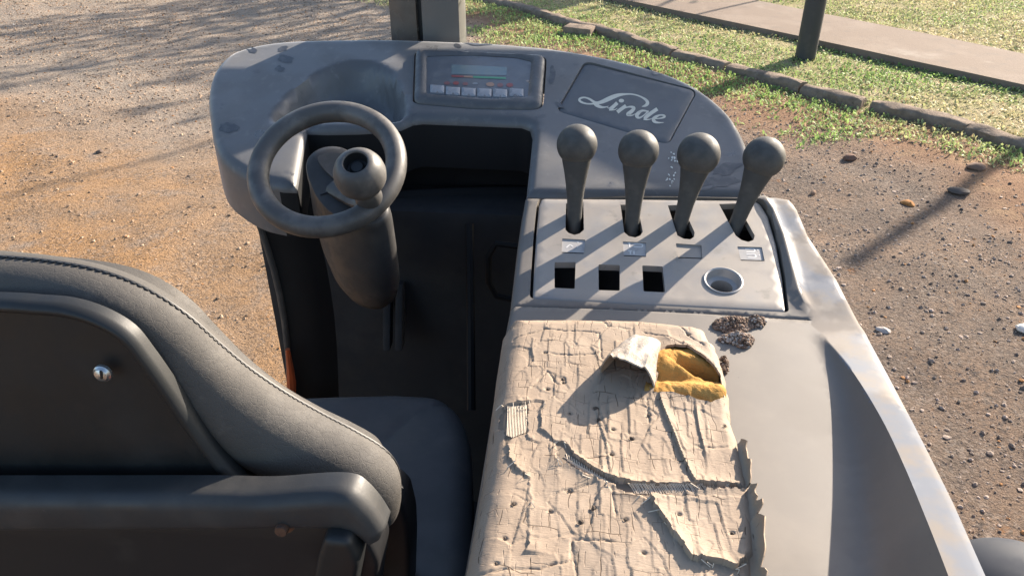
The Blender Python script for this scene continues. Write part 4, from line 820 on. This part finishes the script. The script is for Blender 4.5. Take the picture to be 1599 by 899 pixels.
link('foam', plate([p for p in fo], (), .0016, foam_z, skirt=(0, 0, -.01)), M['foam'], armrest, sharp=180)
# bare backing threads in the tears
ths = []
for k in range(13):
    t = k / 12; a = 793 + 29 * t; ths.append(tube([arm(a, 634 - 2 * t, -.0004), arm(a - .5, 655, .0002), arm(a - 1.5, 683 - 12 * abs(t - .3), -.0004)], .00033, 4, cap=False))
for k in range(64):
    t = k / 63; a = 985 + 160 * t; ths.append(tube([arm(a - 3, 754, .001), arm(a + 1 + 2 * random.random(), 762, -.0015), arm(a + 5 + 3 * random.random(), 771 - 8 * max(0, t - .5), -.001)], .00038, 4, cap=False))
for k in range(16): t = k / 15; a = 884 + 60 * t; b = 716 + 38 * t; ths.append(tube([arm(a, b - 8, -.001), arm(a + 3, b + 5, -.0015)], .00035, 4, cap=False))
for k in range(5): ths.append(tube([arm(880 + 6 * k, 713 + 5 * k, -.001), arm(930 + 8 * k, 741 + 4 * k, -.001)], .00035, 4, cap=False))
for k in range(30):
    s_ = random.choice([W1, W2, W3, W4]); i = random.randrange(len(s_)); q = s_[i]
    if inpoly(np.array([q[0]]), np.array([q[1]]), aout)[0]:
        z = Z0 + (q[1] - YS) * TD + AH + .003; ths.append(tube([(q[0], q[1], z - .003), (q[0] + random.uniform(-.003, .003), q[1] - .003, z + .001), (q[0] + random.uniform(-.006, .006), q[1] - random.uniform(.002, .008), z - .002)], .0003, 4, cap=False))
o = link('loose_threads', join(*ths), M['thread'], armrest); o['kind'] = 'stuff'
# the flap of cover rolled back into a tunnel
def roll():
    ns, na = 26, 30; O = []; lb0, rb0, lb1, rb1 = arm(982, 532), arm(1032, 540), arm(936, 584), arm(1018, 616)
    for i in range(ns + 1):
        s = i / ns; l = lb0 + (lb1 - lb0) * s; r = rb0 + (rb1 - rb0) * (s ** 1.1); c = (l + r) / 2; wv = (r - l) / 2; Hh = .008 + .021 * s ** .8
        for j in range(na + 1):
            a = math.pi * (1.12 - 1.30 * j / na); ca, sa = math.cos(a), math.sin(a); cw = (abs(ca) ** .85) * (1 if ca > 0 else -1)
            fr = (.008 * math.sin(a * 1.0) * s - .010 * (j / na) * s + .0022 * vnoise(j * .45, 3, 2)) * (s > .5) * (s - .5) * 2
            p = c + wv * cw + np.array([0, 0, 1]) * (Hh * max(sa, -.18) + .001 + 0.0052 * fbm(j * .42, s * 2.6, 6, 4) * (.4 + s)) + np.array([-.35, -.9, 0]) * fr; O.append(p)
    O = np.array(O).reshape(ns + 1, na + 1, 3); du = np.gradient(O, axis=0); dv = np.gradient(O, axis=1); nn = np.cross(du, dv); nn /= np.linalg.norm(nn, axis=2, keepdims=True) + 1e-12
    if nn[ns // 2, na // 2, 2] < 0: nn = -nn
    I = O - nn * .0013; V = np.concatenate([O.reshape(-1, 3), I.reshape(-1, 3)]); m = na + 1; B_ = (ns + 1) * m; Fs = []; mi = []
    for i in range(ns):
        for j in range(na): q = (i * m + j, i * m + j + 1, (i + 1) * m + j + 1, (i + 1) * m + j); Fs += [q, tuple(B_ + k for k in q[::-1])]; mi += [0, 1]
    for j in range(na): Fs += [(ns * m + j, ns * m + j + 1, B_ + ns * m + j + 1, B_ + ns * m + j), (j, j + 1, B_ + j + 1, B_ + j)]; mi += [0, 0]
    me = mesh('roll', V, Fs); o = link('curled_flap', me, [M['vinyl_curl'], M['vinyl_in']], armrest, sharp=60); me.polygons.foreach_set('material_index', mi); return o
roll()
def strip(b0, b1, out_, hh, seed):
    n = 14; O = []
    for i in range(n + 1):
        t = i / n; c = arm(b0[0] + (b1[0] - b0[0]) * t, b0[1] + (b1[1] - b0[1]) * t, .0005); e = 1 - .35 * max(0, vnoise(i * .7, seed, 3)); sh = .55 + .45 * min(1, 8 * t, 8 * (1 - t)); sh *= 1 + .7 * vnoise(i * .6, seed * 2, 9)
        for j in range(6): w = j / 5; O.append(c + np.array([out_ * math.sin(w * 1.5) * sh + .001 * vnoise(i * .6, j * .5, seed), 0, hh * (1 - math.cos(w * 1.7)) * e * sh - .002 * (1 - w)]))
    O = np.array(O); I = O + np.array([.0009, 0, -.0006]); m = 6; B_ = len(O); Fs = []
    for i in range(n):
        for j in range(5): q = (i * m + j, i * m + j + 1, (i + 1) * m + j + 1, (i + 1) * m + j); Fs += [q, tuple(B_ + k for k in q[::-1])]
        k = i * m + 5; Fs.append((k, B_ + k, B_ + k + m, k + m))
    link('curled_flap', mesh('strip', np.concatenate([O, I]), Fs), M['vinyl'], armrest, sharp=60)
strip((1151, 690), (1165, 758), .004, .006, 3); strip((1164, 762), (1172, 808), .0055, .008, 5); strip((1170, 810), (1173, 930), .006, .010, 8)
pm = []
for i, (a, b) in enumerate(PITS):
    z = Z0 + (b - YS) * TD + AH + .0012; r = .0011 + .0011 * random.random(); pm.append(cloud(np.array([[a, b, z - .0006]]), np.array([r]), np.array([[.06, .04, .028]]), flat=.5))
o = link('hole_specks', join(*pm), M['hole_dark'], armrest, sharp=20); o['kind'] = 'stuff'  # dark bits deepen the shade of the cover's small holes by colour
# crumbly lumps of dirt on the deck
def crumbs(name, spots, label, seed):
    g = np.random.default_rng(seed); P_, S_, T_ = [], [], []
    for (a, b, ra, rb, n, pale) in spots:
        for k in range(n):
            t, r = g.uniform(0, 6.28), math.sqrt(g.uniform(0, 1)); q = deck(a + ra * r * math.cos(t), b + rb * r * math.sin(t)); s = g.uniform(.0009, .0023); hh = (1 - r) * .010 * g.uniform(.3, 1) + s * .5
            P_.append((q[0], q[1], q[2] + hh)); S_.append(s); w = g.uniform(0, 1); T_.append(np.array([.40, .36, .32]) * g.uniform(.7, 1.1) if w < pale else (np.array([.18, .125, .092]) * g.uniform(.4, 1.4) if w < .9 else np.array([.30, .24, .19])))
    return tag(link(name, cloud(np.array(P_), np.array(S_), np.array(T_), flat=.8), M['stone'], sharp=20), label, 'dirt', 'dirt crumbs on the console deck')
crumbs('dirt_clump', [(1145, 508, 32, 12, 800, .03), (1180, 504, 15, 8, 200, .3), (1150, 530, 26, 8, 420, .55), (1162, 536, 13, 8, 240, .12)], 'large crumbly clump of brown dirt beside the top right corner of the torn armrest', 1)
crumbs('dirt_clump', [(1129, 568, 8, 8, 60, .1), (1131, 580, 5, 4, 24, 0)], 'small dark pinch of dirt against the armrest edge beside the yellow foam', 2)

# ---- seat
YB = .40
def bk(a, b, y=YB): return ony(a, b, y)
bl = [(-190, 440, 60), (-80, 446, 60), (0, 450, 60), (80, 457, 59), (150, 470, 58), (205, 492, 58), (255, 526, 59), (300, 571, 62), (350, 619, 66), (410, 664, 68), (470, 698, 66), (525, 724, 62), (566, 748, 58), (580, 775, 48), (582, 800, 40)]
bs = spl(bl, 7)
back = link('seat_backrest', tube([bk(a, b, YB + .03) for a, b, r in bs], [r * depth(bk(a, b, YB + .03)) / F * .98 for a, b, r in bs], 40, squash=(1, 1)), M['leather'], truck, sharp=80)
fillp = [bk(a, b, YB + .05) for a, b, r in bs] + [bk(590, 1000, YB + .05), bk(-190, 1000, YB + .05)]
fr = (np.array([0., YB + .05, 0]), np.array([1., 0, 0]), np.array([0, 0, 1.]), np.array([0, -1., 0]))
link('back_pad', plate(resamp([(p[0], p[2]) for p in fillp], .02), (), .03, None, fr, skirt=(0, .05, 0), bottom=True), M['leather'], back)
def skin(a, b, r, f):                                   # a place on the bolster, f radii up from its middle line towards the edge
    c = bk(a, b, YB + .03); rr = r * depth(c) / F * .98; return c, rr
sts = []; seam = []
B3 = [np.array(bk(a, b, YB + .03)) for a, b, r in bs]; RR = [r * depth(bk(a, b, YB + .03)) / F * .98 for a, b, r in bs]
for i in range(len(bs)):
    t = B3[min(i + 1, len(bs) - 1)] - B3[max(i - 1, 0)]; t /= np.linalg.norm(t); nrm = np.cross(t, [0, 1., 0]); nrm = nrm if nrm[2] > 0 else -nrm
    a = R(82 + 42 * i / len(bs)); seam.append(B3[i] + (nrm * math.sin(a) - np.array([0, 1., 0]) * math.cos(a)) * RR[i] * 1.0)
SL = resamp([tuple(p) for p in spl(seam, 3)], .0024, False)
link('seam', tube([np.array(p) for p in SL[::2]], .0011, 6, cap=False), M['frame'], back)
for i in range(3, len(SL) - 4, 3):
    p, q = np.array(SL[i]), np.array(SL[i + 2]); e = np.array([0, -.0012, .0006]); sts.append(tube([p + e, (p + q) / 2 + e * 1.25, q + e], [.0005, .0008, .0005], 5))
o = link('stitching', join(*sts), M['frame'], back); o['kind'] = 'stuff'
shp = [(-190, 462), (0, 463), (60, 466), (110, 471), (160, 487), (205, 514), (236, 552), (268, 598), (300, 645), (350, 712), (402, 768), (408, 782), (380, 790), (0, 800), (-190, 800)]
ys_ = YB - .004
fr = (np.array([0., ys_, 0]), np.array([1., 0, 0]), np.array([0, 0, 1.]), np.array([0, -1., 0]))
so_ = resamp(spl([(bk(a, b, ys_)[0], bk(a, b, ys_)[2]) for a, b in shp[:11]], 5) + [(bk(a, b, ys_)[0], bk(a, b, ys_)[2]) for a, b in shp[11:]], .006)
shell = link('back_shell', plate(so_, (), .006, lambda x, y, d: 0.0055 * np.sqrt(np.clip(1 - ((d - .0048) / .0049) ** 2, 0, 1)) + .0020 * np.clip(d / .004, 0, 1) + .0012 * fbm(x * 12, y * 12, 3, 2), fr, skirt=(0, .007, 0), rings=(.0005, .0014, .0025, .0036, .0048, .0060, .0072, .0084, .0093, .0098)), M['shell'], back, sharp=60)
def screw(a, b, y, r, m, nm='screw'):
    c = bk(a, b, y); o = link(nm, lathe([(.0001, .0022), (r * .5, .002), (r * .9, .001), (r, 0), (r * 1.25, -.001), (r * 1.3, -.003)], c, (0, -1, .05), 20), m, back)
    return o
screw(158, 585, ys_ - .0125, .0048, M['chrome'])
e = bk(158, 585, ys_ - .0150); link('screw_slot', boxm(e, (.0005, 0, .0032), (0, .0004, 0), (.0007, 0, 0), 0), M['frame'], back); 
# the frame bar below, its rounded end and the plates under it
yb = YB - .03
bq = spl([(-190, 778), (0, 780), (300, 781), (390, 783), (432, 782), (470, 779), (512, 777), (542, 780), (562, 793), (582, 815), (598, 840)], 4) + [(590, 856), (574, 864), (552, 846), (530, 836), (470, 835), (380, 836), (0, 838), (-190, 838)]
fr = (np.array([0., yb - .012, 0]), np.array([1., 0, 0]), np.array([0, 0, 1.]), np.array([0, -1., 0])); bq = resamp([(bk(a, b, yb - .012)[0], bk(a, b, yb - .012)[2]) for a, b in bq], .006)
base = link('seat_frame', plate(bq, (), .008, lambda x, z, d: -.012 * (1 - np.sqrt(np.clip(d / .011, 0, 1) * (2 - np.clip(d / .011, 0, 1)))), fr, skirt=(0, .012, 0), rings=(.0005, .0014, .003, .005, .0075, .0105)), M['bar'], truck, sharp=60)
def vplate(pts, y, th, m, nm, par, r=.006):
    f_ = (np.array([0., y, 0]), np.array([1., 0, 0]), np.array([0, 0, 1.]), np.array([0, -1., 0])); q = rcorner([(bk(a, b, y)[0], bk(a, b, y)[2]) for a, b in pts], r)
    return link(nm, plate(resamp(q, .008), (), .015, lambda x, z, d: -.005 * (1 - np.sqrt(np.clip(d / .005, 0, 1) * (2 - np.clip(d / .005, 0, 1)))), f_, skirt=(0, th, 0), rings=(.0008, .002, .005)), m, par, sharp=50)
vplate([(-190, 815), (540, 815), (575, 845), (592, 880), (575, 1010), (-190, 1010)], yb + .006, .03, M['frame'], 'frame_panel', base)
vplate([(505, 842), (545, 846), (560, 880), (548, 960), (480, 960), (494, 875)], yb - .022, .02, M['shell'], 'bracket', base)
vplate([(540, 770), (606, 772), (628, 790), (638, 830), (640, 870), (636, 1010), (480, 1010), (480, 760)], YB + .066, .03, M['frame'], 'shaded_side_pad', back)  # black plate for the backrest's shaded front surface, shade put into its colour
c = bk(440, 826, yb - .0135); link('bolt', lathe([(.0001, .003), (.004, .0028), (.0046, .001), (.0046, -.004), (.0075, -.0045), (.0075, -.012)], c, (0, -1, .1), 14), M['rust'], base)
ZC = 1.12
def cu(a, b): return onz(a, b, ZC)[:2]
cq = [tuple(cu(a, b)) for a, b in [(380, 612), (455, 607), (540, 604), (640, 604), (690, 611), (716, 630), (731, 662), (737, 710), (738, 800), (737, 960), (300, 960), (340, 800)]]
cq = resamp(spl(cq[:9], 4) + cq[9:], .012); cr1 = [tuple(cu(a, b)) for a, b in [(598, 690), (615, 668), (640, 648), (668, 634), (700, 622)]]
link('seat_cushion', plate(cq, (), .009, lambda x, y, d: ZC - .028 * (1 - np.sqrt(np.clip(d / .028, 0, 1) * (2 - np.clip(d / .028, 0, 1)))) - .0035 * np.exp(-(pdist(x, y, cr1, False) / .004) ** 2) + .006 * fbm(x * 9, y * 9, 13, 3), skirt=(0, 0, -.12), rings=(.001, .004, .009, .016, .024)), M['cushion'], truck, sharp=70)
link('seat_base', boxm((-.24, .52, .84), (.16, 0, 0), (0, .2, 0), (0, 0, .155), .01), M['frame'], truck)

# ---- pillar behind the dashboard, later given an added bar that shades the dashboard
zp = 1.35; yp = 1.34
pl_ = [ony(a, 40, yp)[0] for a in (608, 652, 658, 720)]
def col(x0, x1, y0, y1, z0, z1, bev): return boxm(((x0 + x1) / 2, (y0 + y1) / 2, (z0 + z1) / 2), ((x1 - x0) / 2, 0, 0), (0, (y1 - y0) / 2, 0), (0, 0, (z1 - z0) / 2), bev)
pil = link('pillar', col(pl_[0], pl_[1], yp, yp + .07, .3, 2.2, .008), M['pillar'], truck)
link('pillar_trim', col(pl_[2], pl_[3], yp - .006, yp + .07, .3, 2.2, .012), M['pillar_trim'], pil)
link('pillar_trim', col(pl_[1] - .003, pl_[2] + .003, yp + .012, yp + .06, .3, 2.19, .002), M['frame'], pil)
# body under the dashboard and deck, hidden from the driver
link('body', boxm((-.13, 1.14, .75), (.36, 0, 0), (0, .10, 0), (0, 0, .50), .02), M['dash_dark'], truck)
link('chassis', boxm((-.1, .55, .42), (.42, 0, 0), (0, .78, 0), (0, 0, .14), .02), M['orange_paint'], truck)
for sx in (-.42, .24):
    for yy in (.05, 1.05):
        w = link('road_wheel', lathe([(.0001, -.07), (.09, -.07), (.1, -.06), (.16, -.065), (.175, -.05), (.18, 0), (.175, .05), (.16, .065), (.1, .06), (.09, .07), (.0001, .07)], (sx, yy, .18), (1, 0, 0), 28), M['frame'], truck)
hp = onz(1604, 925, 1.06)
link('rear_cover', lathe([(.085 * math.sin(a), .06 * math.cos(a)) for a in np.linspace(0.01, 1.57, 12)] + [(.086, -.02), (.086, -.5)], (hp[0], hp[1], 1.03), (0, 0, 1), 32), M['hood'], truck)

# added unseen cross bar, edge and slots shaped to throw the dashboard's shade
yg = 1.50
def gb(a, b, dz=0): q = dsh(a, b); q = q + np.array(S[:]) * (yg - q[1]) / S.y; return (float(q[0]), float(q[2] + dz))
tops = [gb(440, 287)[:1] + (gb(478, 200)[1],)] and [gb(345, 250), gb(478, 205), gb(640, 188), gb(841, 209), gb(905, 243), gb(976, 280), gb(1030, 300), gb(1195, 303)]
bo = [(tops[0][0] - .16, 1.585), (tops[-1][0] + .05, 1.585)] + tops[::-1] + [(tops[0][0] - .16, tops[0][1])]
s1 = [gb(587, 99), gb(616, 80), gb(636, 98), gb(618, 115)]; s2 = [gb(346, 141), gb(407, 88), gb(426, 94), gb(346, 158)]
link('shade_bar', plate(resamp(bo, .03), [s1, s2], .03, None, (np.array([0., yg, 0]), np.array([1., 0, 0]), np.array([0, 0, 1.]), np.array([0, -1., 0])), skirt=(0, .004, 0), bottom=True), M['pillar'], truck, smooth=False)
link('shade_bar_bracket', col(pl_[0], pl_[3], yp + .07, yg + .004, 1.605, 1.63, .002), M['pillar'], truck)

# smudges and paint flecks on the dashboard
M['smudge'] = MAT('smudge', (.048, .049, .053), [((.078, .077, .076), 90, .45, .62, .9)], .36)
M['fleck'] = MAT('paint_fleck', (.55, .57, .54), (), .6)
def blob(cx_, cy_, rx, ry, rot, seed, lift):
    q = []
    for t in range(30): a = t * 2 * math.pi / 30; r = 1 + .75 * float(vnoise(math.cos(a) * 1.7 + seed * 5, math.sin(a) * 1.7, 3)); u_, v_ = rx * r * math.cos(a), ry * r * math.sin(a); q.append((cx_ + u_ * math.cos(rot) - v_ * math.sin(rot), cy_ + u_ * math.sin(rot) + v_ * math.cos(rot)))
    V = []
    for a, b in q + [(cx_, cy_)]:
        p = dsh(a, b); V.append((p[0], p[1], float(dash_z(np.array([p[0]]), np.array([p[1]]), pdist([p[0]], [p[1]], out))[0]) + lift))
    n_ = len(q); return mesh('blob', V, [(i, (i + 1) % n_, n_) for i in range(n_)])
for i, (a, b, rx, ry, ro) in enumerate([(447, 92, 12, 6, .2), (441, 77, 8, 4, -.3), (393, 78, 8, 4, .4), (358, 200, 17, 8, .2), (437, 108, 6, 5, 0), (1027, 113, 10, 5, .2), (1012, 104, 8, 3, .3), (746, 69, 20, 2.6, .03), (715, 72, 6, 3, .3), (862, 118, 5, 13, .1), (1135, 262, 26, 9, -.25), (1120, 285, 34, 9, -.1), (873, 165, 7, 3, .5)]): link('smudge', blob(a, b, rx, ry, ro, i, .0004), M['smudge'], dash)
fm = []
for i in range(26):
    a, b = (1050, 246) if i % 2 else (1049, 281); fm.append(blob(a + random.gauss(0, 5), b + random.gauss(0, 6), random.uniform(.6, 2.2), random.uniform(.5, 1.4), random.random() * 3, i, .0006 + .00003 * i))
o = link('paint_flecks', join(*fm), M['fleck'], dash); o['kind'] = 'stuff'
